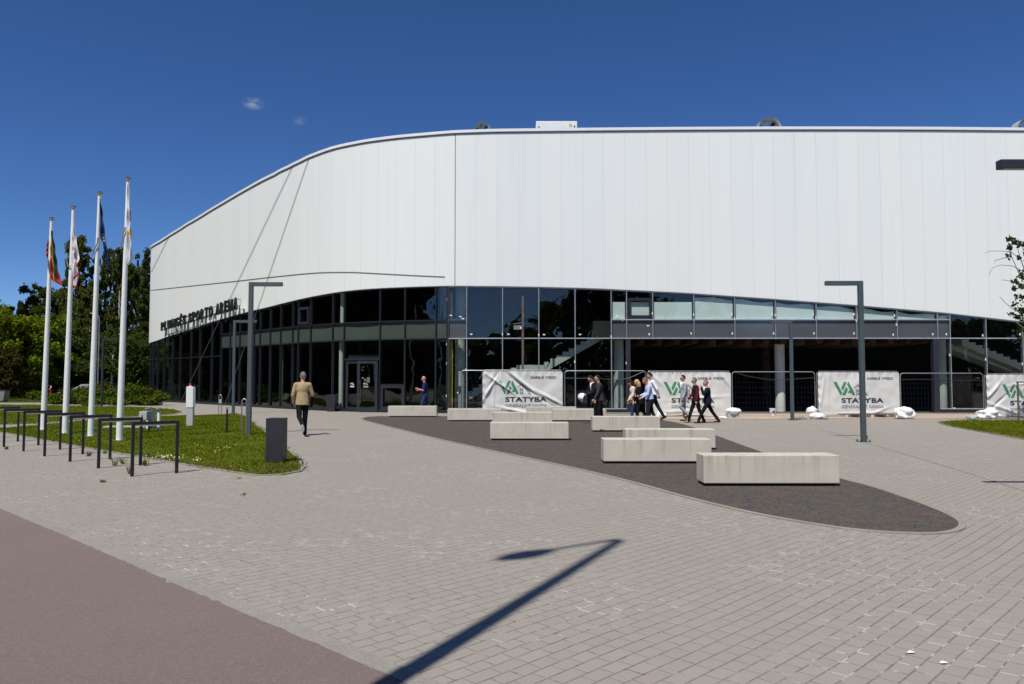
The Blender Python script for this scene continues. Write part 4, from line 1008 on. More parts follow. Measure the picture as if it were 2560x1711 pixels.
# bicycle racks
RK = [((330, 1191.6), (438.8, 1183.4)), ((246, 1171.2), (346.6, 1164.3)), ((175, 1154.8), (268.8, 1149.3)), ((111.3, 1141.2), (202, 1136.5)), ((58.7, 1128.8), (144.6, 1125.2)), ((9.6, 1118), (91, 1114)), ((-38, 1107), (46.4, 1105.2)), ((-84, 1098), (5, 1096.5))]
names = ['nearest bike rack hoop at the right end of the row', 'second bike rack hoop from the right end', 'third bike rack hoop from the right end', 'fourth bike rack hoop from the right end', 'fifth bike rack hoop from the right end',
         'sixth bike rack hoop from the right end, its near post at the left picture edge', 'seventh bike rack hoop, only its right post in full view', 'farthest bike rack hoop at the left picture edge']
L_ = .70; rp = empty('bike_rack'); h_ = .893; w_ = .048
m = MB(); m.box(-w_ / 2, w_ / 2, -w_ / 2, w_ / 2, 0, h_ - w_, .003); m.build('post', M['dark_metal'], rp)
m = MB(); m.box(L_ - w_ / 2, L_ + w_ / 2, -w_ / 2, w_ / 2, 0, h_ - w_, .003); m.build('post', M['dark_metal'], rp)
m = MB(); m.box(-w_ / 2, L_ + w_ / 2, -w_ / 2, w_ / 2, h_ - w_ + .0005, h_, .003); m.build('top_bar', M['dark_metal'], rp)
m = MB(); m.box(w_ / 2 + .002, L_ - w_ / 2 - .002, -w_ / 2 + .004, w_ / 2 - .004, h_ - w_ - .025, h_ - w_ - .0005); m.build('timber_strip', M['wood_strip'], rp)
for i, ((ua, va), (ub, vb)) in enumerate(RK):
    o = rp if i == 0 else copy_tree(rp); a = G(ua, va); b = G(ub, vb); o.location = (a[0], a[1], 0); ang = math.atan2(b[1] - a[1], b[0] - a[0]); o.rotation_euler = (0, 0, ang * .5 + R(40.5) * .5)
    tag(o, names[i], 'bike rack', 'row of bike rack hoops')

# concrete benches
BN = [(1759, 2099, 1215, 11.5, 'nearest stained concrete bench at the tip of the gravel bed'), (1509, 1779, 1158, 14.55, 'stained concrete bench second nearest, left of the nearest one'), (1564, 1788.6, 1125, 17.4, 'concrete bench third nearest, partly hidden by the second nearest'),
      (1225.6, 1421.5, 1099, 20.05, 'concrete bench in front of the first banner with one rust stain'), (1481, 1650, 1080, 23.3, 'plain pale concrete bench hiding the feet of the walking group'), (1230.5, 1380.5, 1066, 26.2, 'board marked concrete bench just behind the one with one rust stain'),
      (1118.6, 1253, 1054, 29.1, 'ribbed concrete bench overlapping the left end of the first banner'), (1381, 1516, 1053.5, 29.0, 'concrete bench behind the two men in dark suits'), (970, 1091.6, 1043, 32.3, 'leftmost concrete bench near the entrance door'),
      (1316, 1441, 1046, 31.3, 'pale concrete bench against the first banner, mostly hidden')]
for (ua, ub, vb, Y, lab) in BN:
    xa = P(ua, vb - 40, Y)[0]; xb = P(ub, vb - 40, Y)[0]; t = empty('concrete_bench', ((xa + xb) / 2, Y, 0), label=lab, cat='bench', group='concrete block benches on the gravel bed'); hw = (xb - xa) / 2
    m = MB(); m.box(-hw, hw, 0, .45, .05, .465, .012); m.build('seat_block', M['bench'], t)
    m = MB(); m.box(-hw + .06, hw - .06, .05, .40, 0, .0495); m.build('shadow_plinth', M['black'], t)  # recessed base painted black as the shadow gap beneath the block

# litter bins
x, y = G(684, 1160); t = empty('litter_bin', (x, y, 0), label='tall dark grey square bin at the corner of the lawn', cat='bin')
hb = .16; zt_ = P(684, 1046.5, y)[2]
m = MB(); m.box(-hb, hb, 0, 2 * hb, .03, zt_ - .02, .008); m.build('body', M['charcoal'], t)
m = MB(); m.box(-hb - .004, hb + .004, -.004, 2 * hb + .004, zt_ - .0195, zt_, .004); m.build('lid', M['charcoal'], t)
m = MB(); m.box(-.075, .075, .09, .23, zt_ + .0005, zt_ + .003); m.build('opening', M['black'], t)
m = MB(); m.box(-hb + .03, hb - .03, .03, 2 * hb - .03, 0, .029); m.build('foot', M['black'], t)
x, y = G(6, 1006); t = empty('litter_bin', (x, y, 0), label='dark bin at the far left edge on the distant lawn', cat='bin')
m = MB(); m.add([(-.35, -.3, .1), (.22, -.3, .1), (.22, .3, .1), (-.35, .3, .1), (-.35, -.3, .78), (.33, -.3, .78), (.33, .3, .78), (-.35, .3, .78)], [(3, 2, 1, 0), (4, 5, 6, 7), (0, 1, 5, 4), (1, 2, 6, 5), (2, 3, 7, 6), (3, 0, 4, 7)]); m.build('body', M['midgrey'], t)
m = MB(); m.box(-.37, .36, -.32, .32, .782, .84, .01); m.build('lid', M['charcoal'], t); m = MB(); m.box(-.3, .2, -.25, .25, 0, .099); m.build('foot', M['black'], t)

# service post with red beacon
x, y = G(475.5, 1066); t = empty('service_post', (x, y, 0), label='white and grey post with a red beacon on the lawn', cat='post'); zt_ = P(475, 967, y)[2]; zm = P(475, 1019, y)[2]
m = MB(); m.box(-.115, .10, -.06, .08, 0, zm - .001); m.build('grey_base', M['grey_paint'], t)
m = MB(); m.box(-.13, .105, -.075, .10, zm, zt_, .006); m.build('cabinet', M['white_paint'], t)
m = MB(); m.box(.1055, .13, -.04, .08, zm + .03, zt_ - .03); m.build('side_cover', M['white_paint'], t)
m = MB(); m.lathe([(.045, zt_), (.045, zt_ + .03)], (-.02, 0), 16); m.build('beacon_base', M['white_paint'], t)
m = MB(); m.lathe([(.045, zt_ + .031), (.045, zt_ + .07), (.03, zt_ + .105), (.008, zt_ + .115)], (-.02, 0), 16); autosmooth(m.build('beacon', M['red'], t))
# utility cabinet + vent pipes
x, y = G(366, 1081); t = empty('utility_cabinet', (x, y, 0), label='small grey metal cabinet on legs among the flagpoles', cat='cabinet'); za = P(366, 1051, y)[2]; zb_ = P(366, 1028.5, y)[2]
m = MB(); m.box(-.19, .19, -.1, .13, za, zb_, .008); m.build('box', M['grey_paint'], t); m = MB(); m.box(-.155, .185, -.112, -.101, za + .02, zb_ - .02, .003); m.build('door', M['grey_paint'], t)
m = MB(); m.lathe([(.02, 0), (.02, .01)], (0, 0), 10); 
m = MB(); m.box(-.10, -.07, -.125, -.1125, (za + zb_) / 2 - .03, (za + zb_) / 2 + .03); m.build('lock', M['chrome'], t)
for sx in (-.15, .09): m = MB(); m.box(sx - .02, sx + .02, -.05, -.01, 0, za - .001); m.build('leg', M['midgrey' if sx < 0 else 'charcoal'], t)
x, y = G(330, 1071); m = MB(); m.box(-.9, .75, -.1, .25, 0, .07, .01); o = m.build('concrete_slab', M['grey_paint']); o.location = (x, y, 0); tag(o, 'low grey slab in the grass behind the small cabinet', 'slab')
for (u, v, vt, lab) in ((355.5, 1076, 1018.5, 'vent pipe with mushroom cap directly behind the small grey cabinet'), (396.5, 1078.5, 1019, 'vent pipe with mushroom cap standing right of the small grey cabinet')):
    x, y = G(u, v); y += .35 if u < 360 else 0; z = P(u, vt, y)[2]; t = empty('vent_pipe', (x, y, 0), label=lab, cat='vent pipe', group='white vent pipes with mushroom caps')
    m = MB(); m.tube([(0, 0, 0), (0, 0, z - .09)], .05, 16); autosmooth(m.build('pipe', M['white_paint'], t)); m = MB(); m.lathe([(.055, z - .089), (.095, z - .075), (.10, z - .045), (.07, z - .03), (.075, z - .01), (.03, z)], (0, 0), 18); autosmooth(m.build('cap', M['midgrey'], t))
# bollard and hoops
x, y = G(567, 1083); z = P(567, 1015.5, y)[2]; t = empty('bollard', (x, y, 0), label='slim dark steel bollard on the lawn beside the nearest lamp', cat='bollard')
m = MB(); m.tube([(0, 0, 0), (0, 0, z - .1)], .028, 12); autosmooth(m.build('post', M['dark_metal'], t)); m = MB(); m.lathe([(.028, z - .099), (.028, z - .02), (.012, z)], (0, 0), 12); autosmooth(m.build('cap', M['galv'], t))
def hoop(u0, u1, vb, vt, lab):
    xm, y = G((u0 + u1) / 2, vb); z = P(u0, vt, y)[2]; hw = (u1 - u0) / 2 / F * y; t = empty('steel_hoop', (xm, y, 0), label=lab, cat='hoop', group='galvanised hoops with small panels by the lawn')
    pts = [(-hw, 0, 0), (-hw, 0, z - hw)] + [(-hw * math.cos(a), 0, z - hw + hw * math.sin(a)) for a in [math.pi * k / 10 for k in range(1, 10)]] + [(hw, 0, z - hw), (hw, 0, 0)]
    m = MB(); m.tube(pts, .019, 10); autosmooth(m.build('hoop', M['galv'], t)); m = MB(); m.box(-hw + .02, hw - .02, -.008, .008, z * .58, z * .78); m.build('panel', M['grey_paint'], t)
hoop(546.5, 553.5, 1036, 988, 'farther galvanised hoop at the back edge of the lawn'); hoop(603.5, 615, 1081, 998, 'nearer galvanised hoop beside the nearest lamp post')
# planter
x, y = P(829, 1027, 38.0)[:2]; t = empty('planter', (x, y, 0), label='tall tapered dark planter beside the entrance door', cat='planter'); zt_ = P(829, 987, y)[2]
m = MB(); vs = []
for z, r in ((0, .18), (zt_, .25), (zt_, .21), (zt_ - .06, .2)):
    for sx, sy in ((-1, -1), (1, -1), (1, 1), (-1, 1)): vs.append((sx * r, sy * r, z))
m.add(vs, [(4 * k + e, 4 * k + (e + 1) % 4, 4 * k + 4 + (e + 1) % 4, 4 * k + 4 + e) for k in range(3) for e in range(4)] + [(3, 2, 1, 0), (12, 13, 14, 15)]); m.build('pot', M['charcoal'], t)

# ================================================================ SITE FENCE + BANNERS
YF = 32.8
def rounded(x0, x1, z0, z1, r):
    pts = [(x0, 0, z0)]
    for cx, cz, a0 in ((x0 + r, z1 - r, 180), (x1 - r, z1 - r, 90)):
        for k in range(7): a = R(a0 - 15 * k); pts.append((cx + r * math.cos(a), 0, cz + r * math.sin(a)))
    return pts + [(x1, 0, z0)]
def fence(u0, u1, vt, vb, Y, lab, leftopen=False):
    x0 = P(u0, 1000, Y)[0]; x1 = P(u1, 1000, Y)[0]; zt_ = P((u0 + u1) / 2, vt, Y)[2]; xm = (x0 + x1) / 2; t = empty('fence_panel', (xm, Y, 0), label=lab, cat='fence panel', group='temporary wire mesh fence panels'); hw = (x1 - x0) / 2
    m = MB(); m.tube(rounded(-hw, hw, .08, zt_, .13), .019, 8); m.tube([(-hw, 0, .16), (hw, 0, .16)], .016, 8); autosmooth(m.build('frame', M['galv'], t))
    m = MB(); n_ = 24
    for k in range(1, n_): x = -hw + 2 * hw * k / n_; m.box(x - .0012, x + .0012, -.002, .002, .16, zt_ - .02)
    for k in range(1, 8): z = .16 + (zt_ - .18) * k / 8; m.box(-hw + .02, hw - .02, .0025, .0065, z - .0016, z + .0016)
    m.build('wire_mesh', M['charcoal'], t)
    for sx in (-hw, hw): m = MB(); m.box(sx - .1, sx + .1, -.3, .3, 0, .11, .015); m.build('foot_block', M['midgrey'], t)
    return t
FP = [(1153, 1358, 926.5, 33.15, 'wire fence panel at the left end, partly behind the first banner'), (1206, 1407, 926, YF, 'fence panel carrying the first banner from the left'), (1412, 1614, 927.5, YF, 'open wire fence panel behind the walking group'),
      (1618, 1827, 928.5, YF, 'fence panel carrying the banner behind the three men'), (1831, 2038, 930, YF, 'open wire fence panel in front of the white column'), (2043, 2248, 929, YF, 'fence panel carrying the third banner from the left'),
      (2252, 2459, 933.5, YF - .1, 'open wire fence panel at the right with the staircase behind'), (2463, 2670, 935, YF - .3, 'fence panel carrying the banner at the right edge')]
for u0, u1, vt, Y, lab in FP: fence(u0, u1, vt, 1044, Y, lab)
def put_text(txt, x0, x1, z0, z1, fy, name, mat, parent, bold=.0, space=1.0):
    v, fs = text_geo(txt, 0, bold, space); mn, mx = v.min(0), v.max(0)
    out = [(x0 + (x - mn[0]) / (mx[0] - mn[0]) * (x1 - x0), 0, z0 + (y - mn[1]) / (mx[1] - mn[1]) * (z1 - z0)) for x, y, z in v]
    put_faces(out, fs, fy, name, mat, parent)
def put_faces(vs, fs, fy, name, mat, parent):
    bm = bmesh.new(); V = [bm.verts.new(p) for p in vs]
    for f in fs:
        try: bm.faces.new([V[i] for i in f])
        except ValueError: pass
    for _ in range(2):
        lg = [e for e in bm.edges if e.calc_length() > .09]
        if lg: bmesh.ops.subdivide_edges(bm, edges=lg, cuts=1)
    bmesh.ops.triangulate(bm, faces=bm.faces[:])
    for q in bm.verts: q.co.y = fy(q.co.x, q.co.z) - .009
    me = bpy.data.meshes.new(name); bm.to_mesh(me); bm.free(); me.materials.append(M[mat]); o = bpy.data.objects.new(name, me); COL.objects.link(o); o.parent = parent
def banner(u0, u1, vt, vb, Y, lab, seed, folds, partial=False):
    x0 = P(u0, 1000, Y)[0]; x1 = P(u1, 1000, Y)[0]; W_ = x1 - x0; zt_ = P(u0, vt, Y)[2]; zb_ = max(P(u0, vb, Y)[2], .03); H_ = zt_ - zb_
    t = empty('banner', (x0, Y - .05, zb_), label=lab, cat='banner', group='white contractor banners tied to the fence')
    def fy(x, z):
        p = Vector((x * 1.1 + seed * 7, z * 1.1, seed)); n1 = noise.noise(p) ; n2 = noise.noise(p * 2.7)
        a = -.03 - .035 * n1 - .018 * n2
        for (cx, cz, ang, wv, am, ln) in folds:
            dx, dz = x - cx * W_, z - cz * H_; s = dx * math.cos(ang) + dz * math.sin(ang); q = -dx * math.sin(ang) + dz * math.cos(ang)
            a -= am * math.exp(-(q / wv) ** 2) * math.exp(-(s / ln) ** 2)
        # gathers between the eyelets along the top and sides
        e = max(0, 1 - (H_ - z) / .3); a += .02 * e * math.cos(x / W_ * 2 * math.pi * 10)
        e = max(0, 1 - x / .2); a += .02 * e * math.cos(z / H_ * 2 * math.pi * 5)
        return a
    m = MB(); NX, NZ = 90, 48
    for j in range(NZ + 1):
        for i in range(NX + 1):
            fx, fz = i / NX, j / NZ; x = W_ * (.005 + .99 * fx); z = H_ * fz
            if j == NZ: z -= .012 * abs(math.sin(fx * math.pi * 10))
            if j == 0: z += .03 * noise.noise(Vector((x * 2, seed, 0))) + (.05 if .25 < fx < .7 else 0) * math.sin((fx - .25) / .45 * math.pi) if .25 < fx < .7 else .02 * noise.noise(Vector((x * 2, seed, 0)))
            r = .12
            if fz > .5 and (x < r or x > W_ - r): dd = r - min(x, W_ - x); z = min(z, H_ - (r - math.sqrt(max(0, r * r - dd * dd))) - .01)
            m.v.append((x, fy(x, z), z))
    for j in range(NZ):
        for i in range(NX): m.f.append([j * (NX + 1) + i, j * (NX + 1) + i + 1, (j + 1) * (NX + 1) + i + 1, (j + 1) * (NX + 1) + i]); m.mi.append(0)
    o = m.build('vinyl_sheet', M['banner'], t, False, True)
    m = MB()
    for k in range(11): x = W_ * k / 10; m.box(min(max(x, .03), W_ - .03) - .012, min(max(x, .03), W_ - .03) + .012, -.02, .05, H_ - .05, H_ + .02)
    m.build('cable_tie', M['black'], t)
    zx = W_ / (2170 - 60); zz = H_ / (1385 - 290)
    X = lambda a: (a - 60) * zx; Z = lambda b: H_ - (b - 290) * (1.90 / 1095)
    def polys(lst, name, mat):
        vs = []; fs = []
        for pl in lst: fs.append([len(vs) + k for k in range(len(pl))]); vs += [(X(a), 0, Z(b)) for a, b in pl]
        put_faces(vs, fs, fy, name, mat, t)
    polys([[(465, 532), (545, 532), (682, 798), (641, 862)], [(735, 532), (812, 532), (702, 748), (662, 678)], [(680, 856), (787, 648), (828, 712), (757, 856)],
           [(848, 516), (1020, 856), (942, 856), (918, 800), (825, 800), (860, 736), (880, 736), (812, 600)]], 'logo', 'ink_green')
    polys([[(980, 680), (1085, 585), (1085, 622), (1012, 672)], [(1085, 585), (1355, 858), (1266, 858), (1262, 800), (1232, 796), (1085, 630)]], 'logo', 'ink_grey')
    polys([[(1040, 715), (1078, 712), (1078, 780), (1040, 780)], [(1092, 712), (1130, 722), (1130, 780), (1092, 780)], [(1040, 796), (1078, 796), (1078, 858), (1040, 858)], [(1092, 796), (1130, 796), (1130, 858), (1092, 858)]], 'logo', 'ink_mid')
    put_text('STATYBA', X(660), X(1745), Z(1044), Z(924), fy, 'lettering', 'ink_black', t, .035, 1.05)
    put_text('GENERALINĖ', X(660), X(1330), Z(1172), Z(1078), fy, 'lettering', 'ink_grey', t, .012); put_text('RANGA', X(1372), X(1745), Z(1172), Z(1098), fy, 'lettering', 'ink_grey', t, .012)
    put_text('DARBUS', X(1325), X(1672), Z(479), Z(417), fy, 'lettering', 'ink_black', t, .022); put_text('VYKDO', X(1708), X(1998), Z(479), Z(417), fy, 'lettering', 'ink_black', t, .022)
banner(1206, 1407, 928, 1034, YF, 'first white banner from the left, deeply creased, with benches in front', 1,
       [(.22, .7, R(-35), .05, .07, .9), (.5, .72, R(-40), .07, .11, .9), (.62, .5, R(-35), .06, -.08, .8), (.85, .35, R(-28), .06, .07, .7), (.08, .55, R(60), .06, .09, .5), (.12, .75, R(55), .04, -.07, .4), (.14, .35, R(88), .03, .04, .7), (.5, .03, R(-12), .07, .09, .9)])
banner(1618, 1827, 930.5, 1040, YF, 'second white banner, behind the three walking men', 2, [(.1, .85, R(-45), .05, .05, .4), (.93, .8, R(-50), .05, .05, .35), (.6, .4, R(4), .06, .035, 1.2), (.35, .1, R(3), .06, .04, 1.0)])
banner(2043, 2248, 930.5, 1040, YF, 'third white banner, yellowed along its bottom, behind the tallest lamp', 3, [(.05, .5, R(80), .05, .05, .7), (.75, .12, R(20), .05, .05, .4), (.5, .06, R(2), .05, .05, 1.2), (.12, .3, R(88), .02, .02, .9)])
banner(2463, 2670, 936.5, 1044, YF - .3, 'white banner cut off by the right picture edge', 4, [(.08, .6, R(50), .06, .08, .5), (.15, .35, R(40), .05, -.06, .5), (.25, .15, R(-20), .06, .06, .8), (.5, .8, R(10), .05, .04, .8)])
for (pl, lab) in (([(1412, 946), (1450, 946.5), (1490, 946), (1530, 950), (1570, 946), (1614, 929)], 'black cable slung across the fence panel behind the walking group'),
                  ([(1833, 931), (1870, 941), (1920, 949), (1960, 950), (2038, 945)], 'black cable slung across the fence panel in front of the white column'), ([(2252, 950), (2300, 949), (2370, 952), (2459, 952)], 'black cable slung across the right open fence panel')):
    pts = [P(u, v, YF - .08) for u, v in csp(pl)]; m = MB(); m.tube(pts, .018, 6); tag(m.build('cable', M['black_cable']), lab, 'cable', 'cables slung along the site fence')

def blob(c, r, seed, amp=.25, fr=1.6, sub=4, flatb=True, aspect=(1, 1, 1)):
    bm = bmesh.new(); bmesh.ops.create_icosphere(bm, subdivisions=sub, radius=1)
    for q in bm.verts:
        d = q.co.copy(); n1 = noise.noise(d * fr + Vector((seed * 3.1, seed, 0))); n2 = 1 - abs(noise.noise(d * fr * 2.3 + Vector((seed, 5, seed * 2)))) * 2
        s = 1 + amp * n1 + amp * .35 * n2; q.co = Vector((d.x * s * r[0], d.y * s * r[1], max(d.z * s, -.75) * r[2]))
    m = MB(); m.add([(q.co.x + c[0], q.co.y + c[1], q.co.z + c[2]) for q in bm.verts], [[v.index for v in f.verts] for f in bm.faces]); bm.free(); return m
def sack(u0, u1, v0, v1, Y, seed, lab, name='sack', cat='sack', mat='sack', grp='white sacks weighing down the fence feet', amp=.3):
    a = P(u0, (v0 + v1) / 2, Y)[0]; b = P(u1, (v0 + v1) / 2, Y)[0]; z1 = P(u0, v0, Y)[2]; z0 = max(0, P(u0, v1, Y)[2]); r = ((b - a) / 2, .26, (z1 - z0) / 1.75)
    m = blob((0, 0, r[2] * .75), r, seed, amp); o = m.build(name, M[mat], None, False, True); o.location = ((a + b) / 2, Y, z0); tag(o, lab, cat, grp); return o
x = P(1832, 1035, 31.6)[0]; o = MB().box(-.23, .23, -.2, .2, 0, .28, .02).build('concrete_block', M['grey_paint']); o.location = (x, 31.6, 0); tag(o, 'concrete block under the crumpled white cloth beside the second banner', 'block')
sack(1816, 1849, 1020.5, 1035, 31.55, 3, 'crumpled white cloth draped over a concrete block beside the second banner', 'cloth', 'cloth', grp=None)
sack(1796, 1816, 1041, 1049, 31.4, 9, 'small pale sack lying flat left of the cloth covered block')
sack(2018, 2042, 1018, 1036, 31.9, 5, 'upright white sack leaning on the left end of the third banner'); sack(2025.5, 2058, 1033, 1052, 30.8, 6, 'rounded white sack lying in front of the upright one')
sack(2237, 2281, 1019, 1046, 31.0, 7, 'large crumpled white sack at the right end of the third banner', amp=.45); sack(2448, 2496, 1024, 1046, 31.0, 8, 'wide white sack pile at the left end of the rightmost banner', amp=.5)
sack(1640, 1662, 1032, 1046, 31.6, 11, 'low white plastic sheet on the ground beside the man in the white shirt', 'plastic_sheet', 'plastic sheet', grp=None, amp=.6)
for k in range(7):
    u = 2420 + k * 6.5 + rnd.random() * 3; v = 1050 - rnd.random() * 7; x, y = G(u, v); r = .07 + .05 * rnd.random(); o = blob((0, 0, r * .6), (r, r, r * .8), k + 20, .35, sub=2).build('rubble_stone', M['grey_paint']); o.location = (x, y, 0)
    tag(o, 'grey rubble lump, one of several heaped left of the wide sack pile', 'rubble', 'grey rubble lumps left of the wide sack pile')
for k, (u, v) in enumerate(((2004, 1047), (2012, 1049), (1998, 1050), (2064, 1049), (1975, 1050.5), (1987, 1051))):
    x, y = G(u, v); r = .06 + .03 * rnd.random(); o = blob((0, 0, r * .5), (r * 1.3, r, r * .6), k + 40, .35, sub=2).build('dark_stone', M['midgrey']); o.location = (x, y, 0)
    tag(o, 'one of the small dark stones on the sand near the small lamp foot', 'stone', 'small dark stones near the small lamp foot')
x, y = P(1932, 1038, 33.6)[:2]; t = empty('bucket', (x, y, .01), label='white plastic bucket standing left of the light column', cat='bucket'); m = MB(); m.lathe([(.115, 0), (.14, .29), (.148, .29), (.148, .31), (.13, .31), (.11, .05)], (0, 0), 20); autosmooth(m.build('pail', M['sack'], t))
m = MB(); m.box(-.05, .05, -.136, -.125, .1, .2); m.build('label', M['red'], t)
# pallet under the third banner
xa = P(2103, 1045, 32.2)[0]; xb = P(2240, 1045, 32.2)[0]; t = empty('pallet', ((xa + xb) / 2, 32.2, .012), label='dark weathered pallet lying under the third banner', cat='pallet'); hw = (xb - xa) / 2
for k in range(4): m = MB(); m.box(-hw, hw, -.35 + k * .2, -.25 + k * .2, .11, .135); m.build('board', M['wood_pole'], t)
for k in range(5): m = MB(); sx = -hw + .08 + (2 * hw - .16) * k / 4; m.box(sx - .06, sx + .06, -.35, .35, 0, .1095); m.build('block', M['wood_pole'] if k % 2 else M['bench'], t)
# wooden post with a small box
x = P(1307, 900, 33.6)[0]; zt_ = P(1307, 741, 33.6)[2]; t = empty('timber_post', (x, 33.6, 0), label='weathered timber post rising behind the first banner with a small box', cat='post')
m = MB(); m.box(-.048, .048, -.048, .048, 0, zt_, .004); m.build('post', M['wood_pole'], t)
za = P(1290, 824.6, 33.6)[2]; zb_ = P(1290, 813.7, 33.6)[2]; m = MB(); m.box(-.40, -.05, -.06, .04, za, zb_, .005); m.build('box', M['midgrey'], t)
m = MB(); m.beam((-.42, -.02, zb_ + .05), (-.05, -.02, zb_ + .11), .025, .15, up=(0, 1, 0)); m.build('box_roof', M['galv'], t); m = MB(); m.box(-.12, -.06, -.10, -.061, za + .02, za + .11, .01); m.build('camera', M['sack'], t)
x = P(1149, 975, 33.0)[0]; t = empty('switch_box', (x, 33.0, 0), label='brown electrical box on a thin stand by the green column', cat='box'); z0 = P(1149, 985, 33)[2]; z1 = P(1149, 965.5, 33)[2]
m = MB(); m.box(-.07, .07, -.05, .05, z0, z1, .006); m.build('box', M['int_brown'], t); m = MB(); m.box(-.02, .02, -.02, .02, 0, z0 - .001); m.build('stand', M['galv'], t); m = MB(); m.box(-.1, -.05, -.07, -.051, z0 + .02, z0 + .08); m.build('socket', M['sticker'], t)

# tall slender curved light among the trees
Yl = 66; x = P(243.5, 985, Yl)[0]; t = empty('slender_light', (x, Yl, 0), label='thin pale curved light pole in front of the birches', cat='street lamp'); zt_ = P(230, 784, Yl)[2]
m = MB(); m.tube([(0, 0, 0), (0, 0, zt_ - .7), (-.05, 0, zt_ - .3), (-.2, 0, zt_ - .08), (-.4, 0, zt_)], [.06, .05, .045, .04, .04], 8); autosmooth(m.build('pole', M['galv'], t)); m = MB(); m.ell((-.62, 0, zt_), (.25, .1, .05)); m.build('lamp_head', M['grey_paint'], t)
# stake frames round young trees
def stakes(name, x, y, wd, h, lab, sgn=1):
    t = empty(name, (x, y, 0), label=lab, cat='tree stake', group='timber stake frames round young trees')
    for sx in (0, wd): m = MB(); m.tube([(sx, 0, 0), (sx, 0, h)], .035, 8); m.build('stake', M['wood_pole'], t)
    m = MB(); m.beam((-.04, 0, h + .02), (wd + .04, 0, h + .02), .05); m.build('cross_rail', M['wood_pole'], t)
x, y = G(2547, 1054); zt_ = P(2547, 957, y)[2]; stakes('tree_stake_frame', x, y, 1.1, zt_, 'timber stake frame beside the young birch at the right edge')
Ys = 60; stakes('tree_stake_frame', P(269, 965, Ys)[0], Ys, .7, P(269, 965, Ys)[2], 'stake frame round the pale green sapling behind the shrubs')
stakes('tree_stake_frame', P(110, 965, Ys)[0], Ys, .55, P(110, 965, Ys)[2], 'stake frame seen just right of the leftmost flagpole')
x, z0 = P(124, 980, 59.8)[0], .9; t = empty('marker_tag', (x, 59.8, .7), label='red and white tag tied to the stake frame by the leftmost flagpole', cat='tag'); m = MB(); m.box(-.08, .1, -.02, .02, 0, .18); m.build('red_part', M['red'], t); m = MB(); m.add([(0, 0, .19), (.07, 0, .19), (.16, 0, .36), (.10, 0, .36)], [(0, 1, 2, 3)]); m.build('white_part', M['sticker'], t)

# parked car behind the shrubs
cx_, cy_ = P(200, 990, 54)[0], 55.5; car = empty('parked_car', (cx_, cy_, 0), R(66), 'dark car parked behind the shrubs with a silver panel on the windscreen', 'car')
prof = [(-2.1, .35), (-2.15, .62), (-2.0, .78), (-1.05, .92), (-.35, 1.36), (.1, 1.46), (.9, 1.45), (1.5, 1.28), (2.0, .98), (2.12, .9), (2.15, .4)]
m = MB(); hwid = .85
vs = [(a, -hwid * (1 if b < 1 else .82), b) for a, b in prof] + [(a, hwid * (1 if b < 1 else .82), b) for a, b in prof]; n_ = len(prof)
m.add(vs, [tuple(range(n_)), tuple(range(2 * n_ - 1, n_ - 1, -1))] + [(k, n_ + k, n_ + (k + 1) % n_, (k + 1) % n_) for k in range(n_)])
M['car_paint'] = simple('car_paint', (.012, .014, .028), .2, .2); m.build('body', M['car_paint'], car)
m = MB(); m.add([(-1.02, -.68, .96), (-1.02, .68, .96), (-.38, .6, 1.37), (-.38, -.6, 1.37)], [(0, 1, 2, 3)]); car.scale = (1, 1, .88); o = m.build('windscreen_panel', M['duct'], car); o.location = (-.02, 0, .02)  # flat silver quad laid on the windscreen slope
m = MB(); m.add([(-.7, -.855, .95), (1.3, -.855, .98), (1.0, -.72, 1.36), (-.25, -.72, 1.34)], [(0, 1, 2, 3)]); m.build('side_window', M['black'], car)
for sx in (-1.35, 1.35):
    for sy in (-.8, .8): m = MB(); m.tube([(sx, sy - .1, .32), (sx, sy + .1, .32)], .32, 18); m.build('wheel', M['black'], car)
for sy in (-.6, .6): m = MB(); m.ell((-2.08, sy, .68), (.08, .18, .08)); m.build('headlight', M['glass_lens'], car)

# ================================================================ TREES
def leaf_mesh(name, clumps, n, size, seed, hang=0.0, aspect=1.6):
    """clumps: (x,y,z,rx,ry,rz). small quads spread through the clump volumes"""
    rg = np.random.default_rng(seed); C = np.array(clumps); vol = C[:, 3] * C[:, 4] * C[:, 5]; pr = vol ** .75; pr /= pr.sum()
    idx = rg.choice(len(C), n, p=pr); d = rg.normal(size=(n, 3)); d /= np.linalg.norm(d, axis=1)[:, None]; rad = np.abs(rg.normal(.55, .33, n))
    wob = 1 + .25 * np.sin(d[:, 0] * 5 + idx) * np.cos(d[:, 2] * 4 + idx * 2)
    pos = C[idx, :3] + d * C[idx, 3:6] * (rad * wob)[:, None]
    s = size * rg.uniform(.55, 1.35, n); a = rg.normal(size=(n, 3)); a[:, 2] -= hang * 2; a /= np.linalg.norm(a, axis=1)[:, None]
    b = np.cross(a, rg.normal(size=(n, 3))); b /= np.linalg.norm(b, axis=1)[:, None]
    A = a * (s * aspect * .5)[:, None]; B = b * (s * .5)[:, None]
    V = np.stack([pos - A, pos + B, pos + A, pos - B], 1).reshape(-1, 3)
    me = bpy.data.meshes.new(name); me.vertices.add(4 * n); me.vertices.foreach_set('co', V.reshape(-1).astype(np.float32)); me.loops.add(4 * n)
    me.loops.foreach_set('vertex_index', np.arange(4 * n, dtype=np.int32)); me.polygons.add(n); me.polygons.foreach_set('loop_start', np.arange(0, 4 * n, 4, dtype=np.int32)); me.update(); me.validate(); return me
